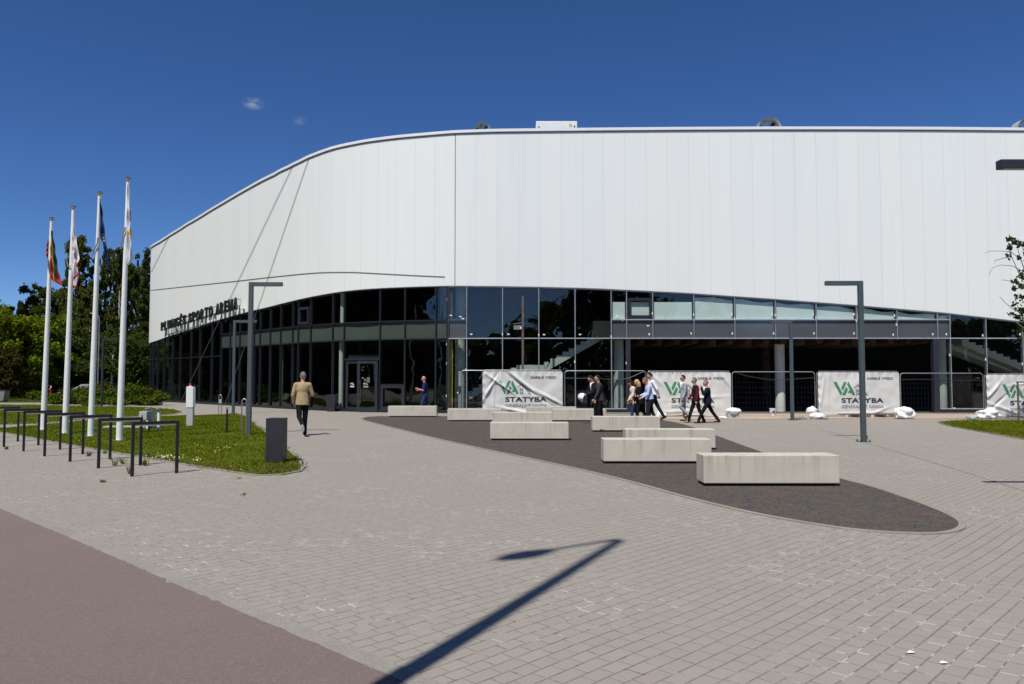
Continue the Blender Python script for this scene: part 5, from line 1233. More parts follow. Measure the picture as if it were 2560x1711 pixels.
def make_tree(name, H, Rr, n, leaf, mats, seed, kind='round', trunk_h=None, tr=None, label=None, loc=(0, 0, 0), group=None, low=.12):
    r = random.Random(seed); t = empty(name, loc, label=label, cat='tree', group=group); cl = []; m = MB(); tr = tr or H * .016
    z0 = H * low; th = H * .9; bend = [(0, 0, 0)]; px = py = 0
    for k in range(1, 7): px += r.gauss(0, H * .008); py += r.gauss(0, H * .008); bend.append((px, py, th * k / 6))
    m.tube(bend, [tr * (1 - .85 * k / 6) for k in range(7)], 10)
    nb = {'round': 34, 'birch': 46, 'cone': 40, 'small': 16}[kind]
    for k in range(nb):
        f = (k + .5) / nb; z = z0 + (H - z0) * f * .97; a = k * 2.4 + r.uniform(-.5, .5)
        if kind == 'cone': rad = Rr * (1 - f) ** .8 * r.uniform(.75, 1.1)
        elif kind == 'birch': rad = Rr * (math.sin(math.pi * (.18 + .80 * f)) ** .7) * r.uniform(.55, 1.15)
        else: rad = Rr * (math.sin(math.pi * (.15 + .78 * f)) ** .6) * r.uniform(.6, 1.12)
        c0 = (rad * math.cos(a) * .72, rad * math.sin(a) * .72, z + rad * (.12 if kind != 'cone' else -.15)); q = Rr * r.uniform(.22, .38)
        if kind == 'birch':
            for j in range(3):
                jx, jy = r.gauss(0, q * .7), r.gauss(0, q * .7); cl.append((c0[0] + jx, c0[1] + jy, c0[2] + r.uniform(-.3, .6) * q, q * r.uniform(.28, .5), q * r.uniform(.28, .5), q * r.uniform(.35, .6)))
                cl.append((c0[0] * 1.1 + jx, c0[1] * 1.1 + jy, c0[2] - q * r.uniform(.8, 1.8), q * .16, q * .16, q * r.uniform(.7, 1.3)))
        elif kind == 'cone': cl.append((c0[0], c0[1], c0[2], q * .9 * (1.1 - f * .7), q * .9 * (1.1 - f * .7), q * .55))
        else:
            for j in range(3): cl.append((c0[0] + r.gauss(0, q * .55), c0[1] + r.gauss(0, q * .55), c0[2] + r.gauss(0, q * .45), q * r.uniform(.35, .7), q * r.uniform(.35, .7), q * r.uniform(.28, .5)))
        zb_ = max(z - rad * .55, H * .08); fr = min(1, zb_ / th); bx = bend[min(6, int(fr * 6))]
        m.tube([(bx[0], bx[1], zb_), (c0[0] * .5, c0[1] * .5, (zb_ + c0[2]) / 2 + .02 * H), c0], [tr * .32 * (1.1 - fr), tr * .2 * (1.1 - fr), tr * .06], 5, False)
    m.build('trunk', M['bark_birch' if kind == 'birch' or kind == 'small' else 'bark'], t)
    me = leaf_mesh('crown', cl, n, leaf, seed, 1.0 if kind == 'birch' else 0); me.materials.append(M[mats]); c = bpy.data.objects.new('crown', me); COL.objects.link(c); c.parent = t; return t
GR = 'trees standing left of the arena'
def tree_at(u, vt, Y, Rr, kind, mats, seed, lab, n=9000, leaf=.34, name='birch_tree', low=.1, group=GR):
    x = P(u, 980, Y)[0]; H = P(u, vt, Y)[2]; return make_tree(name, H, Rr, int(n * 2.6), leaf * .50, mats, seed, kind, label=lab, loc=(x, Y, 0), group=group, low=low)
tree_at(12, 770, 118, 3.4, 'cone', 'leaf_dark', 11, 'dark conifer at the left picture edge', 6000, .5, 'conifer_tree', .05)
tree_at(44, 752, 122, 2.8, 'cone', 'leaf_dark', 12, 'pointed dark conifer left of the tall birches', 6000, .5, 'conifer_tree', .05)
tree_at(-25, 740, 116, 4, 'cone', 'leaf_dark', 13, 'dark conifer mostly cut off by the left picture edge', 6000, .5, 'conifer_tree', .05)
tree_at(90, 714, 84, 2.6, 'round', 'leaf_birch', 14, 'loose crowned tree behind the leftmost flagpole', 9000, .36, 'broadleaf_tree', .08)
tree_at(132, 722, 88, 3.2, 'round', 'leaf_birch', 15, 'broad dark tree between the first two flagpoles', 10000, .36, 'broadleaf_tree', .05)
tree_at(184, 592, 80, 2.3, 'birch', 'leaf_birch', 16, 'tallest weeping birch rising between the second and third flagpoles', 13000, .32, low=.14)
tree_at(262, 622, 84, 2.0, 'birch', 'leaf_birch', 17, 'weeping birch rising right of the third flagpole', 13000, .32, low=.12)
tree_at(296, 612, 82, 1.8, 'birch', 'leaf_birch', 18, 'weeping birch directly behind the nearest flagpole', 12000, .32, low=.1)
tree_at(360, 618, 80, 2.0, 'cone', 'leaf_dark', 19, 'narrow dark tree touching the left corner of the arena', 13000, .34, 'tall_tree', .04)
tree_at(335, 668, 86, 2.6, 'birch', 'leaf_birch', 20, 'dark weeping birch beside the arena corner', 12000, .34, low=.08)
tree_at(218, 730, 78, 2.6, 'birch', 'leaf_birch', 21, 'lower weeping birch behind the slender light pole', 11000, .32, low=.06)
tree_at(120, 790, 76, 3.6, 'round', 'leaf_birch', 22, 'lower bushy tree between the bright maple and the birches', 10000, .34, 'broadleaf_tree', .03)
tree_at(38, 795, 68, 4.4, 'round', 'leaf_maple', 23, 'bright yellow green maple left of the flagpoles', 9000, .42, 'maple_tree', .10)
tree_at(82, 835, 72, 3.2, 'round', 'leaf_lime', 24, 'smaller yellow green maple behind the leftmost flagpole', 6000, .38, 'maple_tree', .08)
tree_at(-8, 885, 62, 2.4, 'round', 'leaf_red', 25, 'reddish brown leaved tree at the left picture edge', 5000, .3, 'copper_tree', .05)
tree_at(180, 860, 74, 5.0, 'round', 'leaf_dark', 26, 'dense dark tree at ground level behind the second flagpole', 10000, .36, 'broadleaf_tree', .02)
tree_at(310, 850, 74, 4.6, 'round', 'leaf_dark', 27, 'dense dark tree at ground level beside the arena corner', 10000, .36, 'broadleaf_tree', .02)
tree_at(20, 905, 80, 4.5, 'round', 'leaf_dark', 28, 'dark undergrowth tree below the bright maple', 8000, .38, 'broadleaf_tree', .02)
tree_at(240, 880, 76, 4.5, 'round', 'leaf_dark', 29, 'dense dark tree at ground level behind the third flagpole', 9000, .36, 'broadleaf_tree', .02)
tree_at(100, 900, 78, 4.6, 'round', 'leaf_dark', 30, 'dense dark tree at ground level behind the leftmost flagpole', 9000, .36, 'broadleaf_tree', .02)
tree_at(278, 828, 61, 1.0, 'small', 'leaf_lime', 31, 'pale green sapling with a pale stem behind the shrubs', 2600, .2, 'sapling_tree', .34)
# far mass of trees closing the horizon on the left
m_ = leaf_mesh('woodland', [(x, 135 + rnd.uniform(-5, 5), rnd.uniform(2, 5), 6, 4, rnd.uniform(4, 7)) for x in range(-150, -35, 5)], 26000, .8, 77); m_.materials.append(M['leaf_dark']); o = bpy.data.objects.new('woodland', m_); COL.objects.link(o)
tag(o, 'far dark woodland closing the view behind the left trees', 'woodland', kind='stuff')
# the woods across the street and beyond the left edge, seen only mirrored in the glazing
def wood(name, pts, n, size, seed, lab):
    me = leaf_mesh(name, pts, n, size, seed); me.materials.append(M['leaf_birch']); o = bpy.data.objects.new(name, me); COL.objects.link(o); tag(o, lab, 'woodland', kind='stuff')
hp_ = [(-70, 11), (-30, 9.5), (-12, 8.5), (-4, 7.6), (0, 9.2), (3.5, 10.6), (7, 13.5), (9, 15.5), (17, 15), (20, 12), (22.5, 8.6), (26, 12), (29, 11), (32, 8), (40, 9.6), (46, 10.5), (56, 10.5), (60, 9), (63, 11), (66, 13), (90, 13)]
pts = []
for k in range(-34, 45):
    x = k * 2.0; h = interp(hp_, x); z = .6
    while z < h - .8: pts.append((x + rnd.uniform(-.8, .8), -30 + rnd.uniform(-2, 2), z, 1.5, 1.5, 1.3)); z += 1.5
wood('woodland', pts, 90000, .55, 91, 'wood across the street, seen mirrored in the flat glazing')
pts = []
for k in range(-22, 31):
    y = 12 + k * 2.2; h = 24 + 2 * math.sin(k * 1.3); z = .6
    while z < h: pts.append((-60 + rnd.uniform(-3, 3), y, z, 2.0, 2.0, 1.6)); z += 1.5
wood('woodland', pts, 170000, .85, 92, 'wood left of the frame, seen mirrored in the dark curved glazing')
# birch at the right edge
t = make_tree('young_birch', 7.2, 1.5, 10, .1, 'leaf_dark', 61, 'small', label='young birch with sparse hanging leaf clusters at the right picture edge', loc=(P(2612, 1000, 28.6)[0], 28.6, 0), low=.3)
for c in list(t.children):
    if c.name.startswith('crown'): bpy.data.objects.remove(c)
Yb = 28.6; L0 = t.location; cl = []
for u, v, ru, rv in ((2525, 598, 13, 9), (2537, 606, 14, 10), (2524, 620, 10, 14), (2519, 640, 7, 9), (2548, 612, 8, 7), (2546, 645, 8, 8), (2557, 612, 6, 8), (2556, 690, 12, 14), (2538, 703, 9, 8), (2552, 715, 14, 12), (2536, 720, 7, 8), (2540, 742, 6, 10), (2556, 748, 10, 12),
                     (2536, 762, 9, 9), (2554, 775, 12, 12), (2530, 785, 10, 7), (2545, 792, 14, 10), (2556, 815, 12, 16), (2546, 830, 9, 10), (2550, 845, 7, 8), (2575, 650, 14, 30), (2580, 720, 18, 40), (2585, 800, 20, 40), (2600, 600, 20, 30), (2640, 700, 30, 70), (2640, 820, 30, 50), (2620, 560, 18, 25)):
    p = P(u, v, Yb + rnd.uniform(-.4, .4)); cl.append((p[0] - L0.x, p[1] - L0.y, p[2], ru / F * Yb, ru / F * Yb, rv / F * Yb))
M['leaf_near'] = m_leaf('leaf_near', (.025, .045, .012), (.035, .055, .014), (.06, .08, .02), .2)
me = leaf_mesh('crown', cl, 3400, .085, 62, .4, 1.2); me.materials.append(M['leaf_near']); c = bpy.data.objects.new('crown', me); COL.objects.link(c); c.parent = t
m = MB()
for pl in (((2600, 760), (2570, 700), (2552, 650), (2530, 632), (2505, 628), (2472, 628), (2464, 634)), ((2590, 720), (2560, 680), (2530, 665), (2500, 663), (2482, 670), (2472, 688)), ((2590, 740), (2556, 660), (2545, 625), (2538, 600)), ((2600, 700), (2560, 640), (2556, 615)),
           ((2560, 720), (2540, 708), (2520, 702), (2505, 700)), ((2580, 800), (2545, 780), (2528, 770), (2512, 756), (2499, 742)), ((2590, 860), (2560, 800), (2545, 770), (2536, 742)), ((2530, 640), (2512, 645), (2488, 652), (2486, 658)), ((2550, 690), (2528, 640), (2523, 610))):
    pts = [P(u, v, Yb) for u, v in pl]; m.tube([(p[0] - L0.x, 0, p[2]) for p in pts], [.012 * (1 - .8 * k / len(pts)) + .003 for k in range(len(pts))], 5)
m.build('branches', M['bark'], t)
# shrubs in the bed
r = random.Random(5)
SH = [(128, 1012, 22, 'leaf_shrub'), (148, 1012, 22, 'leaf_shrub'), (166, 1012, 30, 'leaf_shrub_ol'), (188, 1012, 36, 'leaf_shrub'), (208, 1013, 38, 'leaf_shrub_ol'), (226, 1013, 34, 'leaf_shrub_ol'), (246, 1013, 30, 'leaf_shrub'), (268, 1013, 34, 'leaf_shrub'), (290, 1013, 34, 'leaf_shrub_ol'),
      (310, 1012, 42, 'leaf_shrub_ol'), (332, 1012, 38, 'leaf_shrub'), (352, 1012, 34, 'leaf_shrub_ol'), (344, 1015, 22, 'leaf_shrub'), (366, 1015, 22, 'leaf_shrub'), (387, 1015, 26, 'leaf_shrub'), (276, 1015, 16, 'leaf_shrub'), (210, 1015, 18, 'leaf_shrub'), (240, 1009, 38, 'leaf_shrub_ol'), (375, 1008, 30, 'leaf_shrub_ol'), (84, 1002, 20, 'leaf_shrub')]
posn = ['leftmost', 'second', 'third', 'fourth', 'fifth', 'sixth', 'seventh', 'eighth', 'ninth', 'tenth', 'eleventh', 'twelfth', 'front row', 'front row', 'rightmost rounded', 'small front', 'small front', 'tall back', 'back right', 'lone']
for k, (u, v, h, mt) in enumerate(SH):
    x, y = G(u, v); y += .5; Hh = h / F * y * 1.35; t = empty('shrub', (x, y, 0), label='%s %s shrub in the bed left of the arena' % (posn[k] if k < 12 else posn[k], 'bright green' if mt == 'leaf_shrub' else 'olive brown') + (' from the left' if 0 < k < 12 else (' below the white wall' if k == 13 else (' by the third flagpole' if k == 16 else ''))), cat='shrub', group='low shrubs in the planting bed')
    cl = [(r.uniform(-.42, .42), r.uniform(-.3, .3), Hh * r.uniform(.2, .74), .34, .34, Hh * .26) for _ in range(10)]
    me = leaf_mesh('foliage', cl, 2400, .10, 200 + k, 0, 1.2); me.materials.append(M[mt]); c = bpy.data.objects.new('foliage', me); COL.objects.link(c); c.parent = t
    m = MB(); [m.tube([(0, 0, 0), (r.uniform(-.3, .3), r.uniform(-.2, .2), Hh * .6)], [.012, .004], 4) for _ in range(5)]; m.build('stems', M['bark'], t)
# ================================================================ PEOPLE
def solid_skin(name, colr, rough=.6, sc_=12): return simple(name, colr, rough, var=.10, scale=sc_)
M['skin'] = simple('skin', (.52, .27, .19), .5, var=.08); M['skin_red'] = simple('skin_red', (.55, .22, .16), .45, var=.08)
CLO = {'beige': (.40, .295, .165), 'black': (.010, .010, .012), 'navy': (.018, .028, .12), 'navy_suit': (.012, .015, .026), 'jeans': (.03, .055, .13), 'charcoal': (.045, .045, .05), 'cream': (.72, .60, .50), 'lightblue': (.50, .57, .82), 'white': (.82, .84, .88),
       'greysuit': (.36, .39, .42), 'vest': (.014, .018, .024), 'burgundy': (.16, .008, .02), 'tan': (.40, .14, .05), 'brownshoe': (.05, .02, .015), 'grey_hair': (.16, .155, .15), 'dark_hair': (.022, .013, .010), 'blonde': (.55, .38, .17), 'sand_hair': (.17, .12, .075), 'lens': (.01, .01, .01), 'pants_grey': (.022, .023, .028)}
for k, c in CLO.items(): M['c_' + k] = simple('cloth_' + k, c, .9 if 'hair' not in k else .6, 0, .12, var=.16, scale=9)
def remesh(mb, name, mat, vox, parent, sm=3, wr=0.0, seed=0):
    me = bpy.data.meshes.new('tmp'); me.from_pydata(mb.v, [], mb.f); me.update(); o = bpy.data.objects.new('tmp', me); COL.objects.link(o)
    md = o.modifiers.new('r', 'REMESH'); md.mode = 'VOXEL'; md.voxel_size = vox; md.use_smooth_shade = True
    ms = o.modifiers.new('s', 'SMOOTH'); ms.factor = .5; ms.iterations = sm
    dg = bpy.context.evaluated_depsgraph_get(); dg.update(); r_ = bpy.data.meshes.new_from_object(o.evaluated_get(dg)); bpy.data.objects.remove(o); bpy.data.meshes.remove(me)
    if wr:
        for q in r_.vertices:
            n1 = noise.noise(Vector((q.co.x * 9, q.co.y * 9, q.co.z * 5 + seed * 3))); n2 = noise.noise(Vector((q.co.x * 22, q.co.y * 22, q.co.z * 16 + seed)))
            q.co += q.normal * (n1 * wr + n2 * wr * .5)
    r_.name = name; r_.materials.clear(); r_.materials.append(M[mat]); o = bpy.data.objects.new(name, r_); COL.objects.link(o); o.parent = parent
    for p in r_.polygons: p.use_smooth = True
    return o
def rotY(v, a): # rotate in the sagittal plane: positive swings a downward vector forward
    return Vector((v.x * math.cos(a) - v.z * math.sin(a), v.y, v.x * math.sin(a) + v.z * math.cos(a)))
def person(x, y, rz, H, label, legs, arms, lean=2, head=(0, 0), top='jacket', topc='black', botc='black', shoec='black', hair='short', hairc='dark_hair', skin='skin', shirt=None, sleeve=None, glasses=False, seed=1, female=False, belly=0, twist=0):
    k = H / 1.78; t = empty('person', (x, y, 0), rz, label, 'person', 'people walking in front of the arena' if rz > 2.5 else None)
    th, sh = .435 * k, .425 * k; J = {}
    ln = R(lean); up = Vector((math.sin(ln), 0, math.cos(ln)))
    hipw = .088 * k; shw = (.185 if not female else .165) * k
    feet = []
    for i, (a, b) in enumerate(legs):
        d1 = rotY(Vector((0, 0, -1)), R(a)); d2 = rotY(Vector((0, 0, -1)), R(a - b)); feet.append((d1, d2, d1.z * th + d2.z * sh))
    low = min(f[2] for f in feet); hz = -low + .085 * k
    pel = Vector((0, 0, hz)); J['hip'] = [pel + Vector((0, s * hipw, 0)) for s in (1, -1)]
    J['knee'] = [J['hip'][i] + feet[i][0] * th + Vector((0, (-.015, .015)[i], 0)) for i in (0, 1)]; J['ank'] = [J['knee'][i] + feet[i][1] * sh + Vector((0, twist if i == 0 else 0, 0)) for i in (0, 1)]
    chest = pel + up * .40 * k; nb = pel + up * .515 * k; hl = R(lean + head[0]); hu = Vector((math.sin(hl), 0, math.cos(hl)))
    hc = nb + hu * .20 * k + Vector((.012, 0, 0)); J['sho'] = [pel + up * .475 * k + Vector((0, s * shw, 0)) for s in (1, -1)]
    J['elb'] = []; J['wri'] = []; J['fd'] = []
    for i, (a, ab, e, inw) in enumerate(arms):
        s = (1, -1)[i]; u_ = rotY(Vector((0, 0, -1)), R(a) ); u_ = (u_ + Vector((0, s * math.tan(R(ab)), 0))).normalized(); el = J['sho'][i] + u_ * .285 * k
        f_ = rotY(Vector((0, 0, -1)), R(a + e)); f_ = (f_ + Vector((0, -s * math.tan(R(inw)), 0))).normalized(); J['elb'].append(el); J['wri'].append(el + f_ * .255 * k); J['fd'].append(f_)
    Mh = Matrix.Rotation(R(head[1]), 3, 'Z') @ Matrix.Rotation(hl, 3, 'Y')
    hp = lambda a, b, c: hc + Mh @ Vector((a * k, b * k, c * k))
    Mt = Matrix.Rotation(ln, 3, 'Y')
    # --- body, one surface
    m = MB()
    m.ell(pel + up * .0, (.105 * k, .155 * k, .13 * k), Mt); m.ell(pel + up * .17 * k, (.098 * k, .135 * k, .15 * k), Mt); m.ell(chest - up * .03 * k, (.11 * k, .155 * k, .19 * k), Mt); m.cap(J['sho'][0], J['sho'][1], .06 * k, .06 * k)
    m.cap(chest + up * .06 * k, hc - hu * .05 * k, .058 * k, .052 * k)
    m.ell(hc, (.094 * k, .074 * k, .112 * k), Mh, 18, 14); m.ell(hp(.03, 0, -.065), (.055 * k, .052 * k, .05 * k), Mh); m.cap(hp(.088, 0, .01), hp(.108, 0, -.025), .008 * k, .014 * k, 8)
    m.ell(hp(.078, 0, .025), (.02 * k, .05 * k, .012 * k), Mh); m.ell(hp(.088, 0, -.055), (.012 * k, .024 * k, .009 * k), Mh)
    for s in (1, -1): m.ell(hp(-.005, s * .075, -.005), (.018 * k, .010 * k, .030 * k), Mh)
    for i in (0, 1):
        m.cap(J['hip'][i], J['knee'][i], .082 * k, .054 * k); m.cap(J['knee'][i], J['ank'][i], .053 * k, .036 * k); m.cap(J['sho'][i], J['elb'][i], .048 * k, .040 * k); m.cap(J['elb'][i], J['wri'][i], .039 * k, .027 * k)
        m.cap(J['ank'][i], J['ank'][i] + Vector((.12, 0, -.05)), .036, .025)
        f_ = J['fd'][i]; w0 = J['wri'][i]; sd = Vector((0, 1, 0)) if abs(f_.y) < .8 else Vector((1, 0, 0)); across = f_.cross(sd).normalized(); nrm_ = across.cross(f_).normalized()
        s = (1, -1)[i]; pm = w0 + f_ * .05 * k
        m.cap(w0, pm + f_ * .02 * k, .026 * k, .026 * k, 10); m.cap(pm + across * .022 * k, pm - across * .022 * k, .021 * k, .021 * k, 10)
        for q, (off, ln_) in enumerate(((.030, .062), (.011, .074), (-.009, .070), (-.028, .055))):
            b0 = pm + f_ * .028 * k + across * off * k; b1 = b0 + (f_ * .9 - nrm_ * s * .35).normalized() * ln_ * .55 * k; b2 = b1 + (f_ * .45 - nrm_ * s * .85).normalized() * ln_ * .5 * k
            m.cap(b0, b1, .0105 * k, .0095 * k, 8); m.cap(b1, b2, .0095 * k, .008 * k, 8)
        b0 = w0 + f_ * .025 * k + across * .025 * k; b1 = b0 + (f_ * .6 + across * .8).normalized() * .035 * k; b2 = b1 + (f_ * .9 + across * .1 - nrm_ * s * .3).normalized() * .032 * k; m.cap(b0, b1, .012 * k, .011 * k, 8); m.cap(b1, b2, .011 * k, .009 * k, 8)
    remesh(m, 'body', skin, .0105, t, 2)
    # --- trousers
    m = MB(); m.ell(pel + up * .02, (.122 * k, .165 * k, .13 * k), Mt)
    for i in (0, 1):
        m.cap(J['hip'][i], J['knee'][i], .098 * k, .072 * k); c_ = J['ank'][i] + (J['ank'][i] - J['knee'][i]).normalized() * .02; m.cap(J['knee'][i], c_, .068 * k, .056 * k if not female else .048 * k)
    remesh(m, 'trousers', 'c_' + botc, .013, t, 2, .006, seed)
    # --- top
    gr = .022 if top in ('jacket', 'vest', 'coat') else .012
    def torso(m, g, hem, shl=True):
        m.ell(pel + up * .17 * k + Vector((belly * .5, 0, 0)), (.105 * k + g + belly, .142 * k + g, .17 * k), Mt); m.ell(chest - up * .03 * k, (.116 * k + g, .158 * k + g, .2 * k), Mt)
        if shl: m.cap(J['sho'][0] - Vector((0, .01, 0)), J['sho'][1] + Vector((0, .01, 0)), .062 * k + g * .6, .062 * k + g * .6)
        m.cap(chest + up * .05 * k, nb - up * .01, .085 * k, .06 * k)
        rings = [(.28, .10, .135), (.12, .115, .15), (0, .125, .168), (hem, .132, .178)]; n_ = 20; vs = []
        for z, rx, ry in rings:
            for q in range(n_):
                a = 2 * math.pi * q / n_; vs.append(pel + up * z * k + Mt @ Vector(((rx * k + g + belly * .6) * math.cos(a), (ry * k + g * .8) * math.sin(a), 0)))
        m.add(vs, [(a * n_ + q, (a + 1) * n_ + q, (a + 1) * n_ + (q + 1) % n_, a * n_ + (q + 1) % n_) for a in range(3) for q in range(n_)] + [tuple(range(n_)), tuple(3 * n_ + q for q in range(n_ - 1, -1, -1))])
    hem = {'jacket': -.09, 'coat': -.14, 'vest': -.07, 'shirt': .03, 'polo': -.06, 'sweater': -.05}[top]
    m = MB(); torso(m, gr, hem)
    def sleeves(m, g, frac):
        for i in (0, 1):
            m.cap(J['sho'][i], J['elb'][i] if frac >= 1 else J['sho'][i].lerp(J['elb'][i], frac), .056 * k + g, .047 * k + g)
            if frac > 1: w_ = J['elb'][i].lerp(J['wri'][i], min(frac - 1, .93)); m.cap(J['elb'][i], w_, .046 * k + g, .036 * k + g)
    if sleeve:
        ms = MB(); torso(ms, gr - .012, hem + .02); sleeves(ms, .008, 2); remesh(ms, 'sweater', 'c_' + sleeve, .012, t, 2, .004, seed + 3)
    else: sleeves(m, gr * .6, .85 if top == 'polo' else (1.45 if top == 'shirt' and seed % 2 else 2))
    remesh(m, {'polo': 'polo_shirt', 'vest': 'puffer_vest'}.get(top, top), 'c_' + topc, .012, t, 2, .007, seed)
    if shirt:
        m = MB(); m.tube([nb - up * .06 * k + Vector((.01, 0, 0)), nb + hu * .045 * k + Vector((.012, 0, 0))], [.082 * k, .062 * k], 16); m.build('collar', M['c_' + shirt], t, False, True)
        if top == 'jacket':
            fx = .116 * k + gr + .018; m = MB(); m.ell(chest + up * .0 + Vector((fx - .052, 0, 0)), (.05, .05 * k, .17 * k), Mt); m.build('shirt_front', M['c_' + shirt], t, False, True)
            if glasses or seed in (9,): m = MB(); m.beam(nb + Vector((.085, 0, -.02)), chest + up * -.08 + Vector((fx + .004, 0, 0)), .02, .05, up=(1, 0, 0)); m.build('tie', M['c_navy_suit'], t)
    # --- shoes
    for i in (0, 1):
        a = J['ank'][i]; ft = (J['ank'][i] - J['knee'][i]).normalized(); flat_ = a.z < .12 * k
        pit = 0 if flat_ else math.atan2(-ft.x, -ft.z); pit = max(-1.2, min(1.2, pit * .85))
        fd = rotY(Vector((1, 0, 0)), -pit) ; fd = Vector((math.cos(pit), 0, -math.sin(pit))) if not flat_ else Vector((1, 0, 0)); dn = Vector((-fd.z * -1, 0, 0)); nz_ = Vector((fd.z * -1, 0, fd.x)) * -1
        b = a + nz_ * .045 * k; m = MB(); m.cap(b - fd * .045 * k, b + fd * .09 * k, .042 * k, .036 * k); m.ell(b + fd * .13 * k + nz_ * .008, (.07 * k, .042 * k, .026 * k), Matrix.Rotation(math.atan2(-fd.z, fd.x), 3, 'Y')); m.cap(a, b, .044 * k, .042 * k)
        o = remesh(m, 'shoe', 'c_' + shoec, .010, t, 1)
        for q in o.data.vertices: 
            if flat_ and q.co.z < .004: q.co.z = .004
        if shoec == 'black' and rz < 2.5:
            m = MB(); c_ = b + fd * .05 * k + nz_ * .043 * k; m.ell(c_, (.145 * k, .046 * k, .014 * k), Matrix.Rotation(math.atan2(-fd.z, fd.x), 3, 'Y'), 20, 6); sp = m.build('sole', M['c_white'], o, False, True)
    # --- head details
    for s in (1, -1): m = MB(); m.ell(hp(.083, s * .03, .008), (.010 * k, .013 * k, .008 * k), Mh, 8, 6); m.build('eye', M['c_lens'], t)
    m = MB(); m.ell(hp(.096, 0, -.056), (.006 * k, .022 * k, .005 * k), Mh, 8, 6); m.build('mouth', M['c_burgundy'], t)
    if hair != 'bald':
        m = MB(); R_ = (.105 * k, .084 * k, .120 * k); c_ = hp(-.012, 0, .014); mb = MB(); mb.ell((0, 0, 0), (1, 1, 1), None, 26, 20); vs = []; ok = []
        for q in mb.v:
            w_ = 1 + .05 * noise.noise(Vector(q) * 4 + Vector((seed, 0, 0))); vs.append(c_ + Mh @ Vector((q[0] * R_[0] * w_, q[1] * R_[1] * w_, q[2] * R_[2] * w_))); ok.append(not (q[0] > .25 + .5 * max(0, q[2]) and q[2] < .62) and q[2] > (-.55 if hair == 'short' else -1.1) and not (hair == 'short' and q[2] < -.05 and q[0] > -.25))
        m.add(vs, [f for f in mb.f if all(ok[i] for i in f)])
        m.build('hair', M['c_' + hairc], t, False, True)
        if hair == 'long':
            m = MB(); m.ell(hp(-.055, 0, -.07), (.085 * k, .10 * k, .13 * k), Mh); m.ell(hp(-.065, 0, -.14), (.07 * k, .095 * k, .09 * k), Mh); m.ell(hp(-.01, 0, .04), (.10 * k, .085 * k, .09 * k), Mh); remesh(m, 'long_hair', 'c_' + hairc, .012, t, 2, .008, seed)
    if glasses:
        m = MB()
        for s in (1, -1): m.ell(hp(.098, s * .032, .006), (.004, .022 * k, .016 * k), Mh, 10, 8); m.beam(hp(.096, s * .055, .012), hp(-.01, s * .082, .012), .005)
        m.build('glasses', M['c_lens'], t)
    t['_w'] = 0; del t['_w']
    return t, [t.matrix_basis.copy(), J]
def hand_pos(res, i): return Vector(res[1][1]['wri'][i]) + Vector(res[1][1]['fd'][i]) * .08
PI = math.pi
x, y = G(755, 1090)
person(x, y, PI / 2 + R(12), 1.80, 'man in a beige blazer and black trousers walking away towards the entrance', ((-22, 38), (4, 5)), ((2, 14, 18, 4), (8, 16, 75, 20)), 3, (6, 22), 'jacket', 'beige', 'black', 'black', 'short', 'grey_hair', seed=1, twist=-.12)
def at(u, Y): return P(u, 990, Y)[0], Y
x, y = at(1063, 34); pr = person(x, y, PI + R(5), 1.76, 'bald man in a blue polo shirt and jeans walking behind the leftmost bench', ((18, 12), (-14, 24)), ((8, 8, 95, 8), (5, 6, 85, 20)), 3, (5, 0), 'polo', 'navy', 'jeans', 'black', 'bald', skin='skin_red', seed=2)
def held(name, lab, pr, hi, cat, build_):
    t, (mt, J) = pr; wp = Matrix.Translation(t.location) @ Matrix.Rotation(t.rotation_euler.z, 4, 'Z') @ hand_pos(pr, hi); o = build_(); o.location = wp; o.name = name; o.rotation_euler = (0, 0, t.rotation_euler.z); tag(o, lab, cat); return o
held('mobile_phone', 'dark phone held up by the bald man in blue', pr, 0, 'phone', lambda: MB().box(-.012, .0, -.035, .035, -.02, .12, .003).build('mobile_phone', M['c_black']))
x, y = at(1489, 27.6); pr = person(x, y, PI + R(4), 1.76, 'man in a black suit looking down and holding a white helmet', ((3, 4), (-4, 6)), ((14, 6, 55, 4), (12, 6, 60, 20)), 7, (26, 0), 'jacket', 'navy_suit', 'black', 'black', 'short', 'dark_hair', shirt='white', seed=3)
def helmet():
    m = MB(); m.lathe([(.145, 0), (.142, .05), (.12, .12), (.07, .165), (.01, .18)], (0, 0), 22); m.ell((.07, 0, .005), (.13, .11, .012)); return autosmooth(m.build('helmet', M['c_white']), 50)
h = held('safety_helmet', 'white safety helmet held by the man in the black suit', pr, 0, 'helmet', helmet); h.rotation_euler = (R(0), R(75), PI); h.location += Vector((-.06, -.04, -.06))
x, y = at(1500, 26.8); person(x, y, PI + R(3), 1.75, 'man in a dark grey jacket standing in front of the helmet holder', ((6, 5), (-5, 4)), ((16, 5, 12, 2), (0, 6, 20, 4)), 4, (10, 0), 'jacket', 'charcoal', 'black', 'black', 'short', 'dark_hair', seed=4)
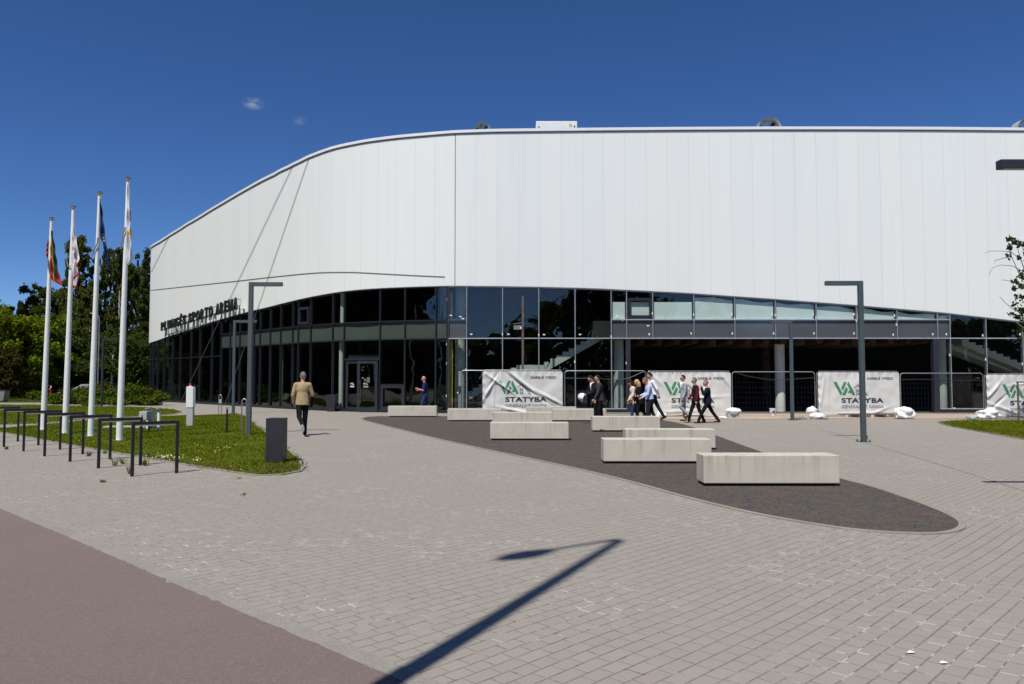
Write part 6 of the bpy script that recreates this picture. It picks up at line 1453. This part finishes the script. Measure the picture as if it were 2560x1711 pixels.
x, y = at(1585, 28.3); person(x, y, PI + R(3), 1.60, 'dark haired woman in a cream jacket and blue jeans partly hidden by the blonde woman', ((12, 8), (-10, 14)), ((8, 5, 30, 4), (4, 5, 20, 4)), 6, (22, 0), 'coat', 'cream', 'jeans', 'black', 'long', 'dark_hair', seed=5, female=True)
x, y = at(1599, 27.3); person(x, y, PI + R(4), 1.60, 'blonde woman dressed in black walking in the group', ((14, 6), (-20, 12)), ((6, 5, 55, 6), (0, 5, 30, 4)), 5, (10, 0), 'coat', 'black', 'black', 'black', 'long', 'blonde', seed=6, female=True)
x, y = at(1633, 29.6); person(x, y, PI, 1.88, 'tall dark haired man in a white shirt with his hands behind his back', ((16, 8), (-24, 6)), ((-28, 6, 10, 14), (-24, 6, 14, 22)), 4, (18, 0), 'shirt', 'white', 'pants_grey', 'black', 'short', 'dark_hair', seed=7)
x, y = at(1624, 27.0); person(x, y, PI + R(4), 1.68, 'man in a light blue shirt with his head bowed beside the blonde woman', ((12, 6), (-14, 8)), ((14, 6, 45, 6), (14, 6, 60, 18)), 6, (24, 0), 'shirt', 'lightblue', 'pants_grey', 'black', 'short', 'sand_hair', skin='skin_red', seed=8, belly=.03)
x, y = at(1711, 29.3); person(x, y, PI + R(3), 1.75, 'man in a light grey suit and glasses leading the three walkers at the right', ((26, 72), (0, 3)), ((4, 5, 14, 2), (-14, 6, 10, 4)), 2, (6, 0), 'jacket', 'greysuit', 'greysuit', 'brownshoe', 'short', 'dark_hair', shirt='white', glasses=True, seed=9)
x, y = at(1740, 28.2); person(x, y, PI + R(3), 1.70, 'man in a black padded vest with dark red sleeves in the middle of three walkers', ((-14, 10), (22, 6)), ((-2, 5, 8, 2), (14, 5, 24, 2)), 2, (8, 0), 'vest', 'vest', 'black', 'tan', 'short', 'sand_hair', sleeve='burgundy', glasses=True, seed=10)
x, y = at(1769, 28.0); person(x, y, PI + R(4), 1.66, 'dark suited man with a hand at his ear at the right end of the group', ((30, 4), (-26, 10)), ((48, 6, 118, 10), (-6, 6, 10, 4)), 3, (8, 0), 'jacket', 'navy_suit', 'black', 'black', 'short', 'grey_hair', shirt='white', seed=11, skin='skin_red')
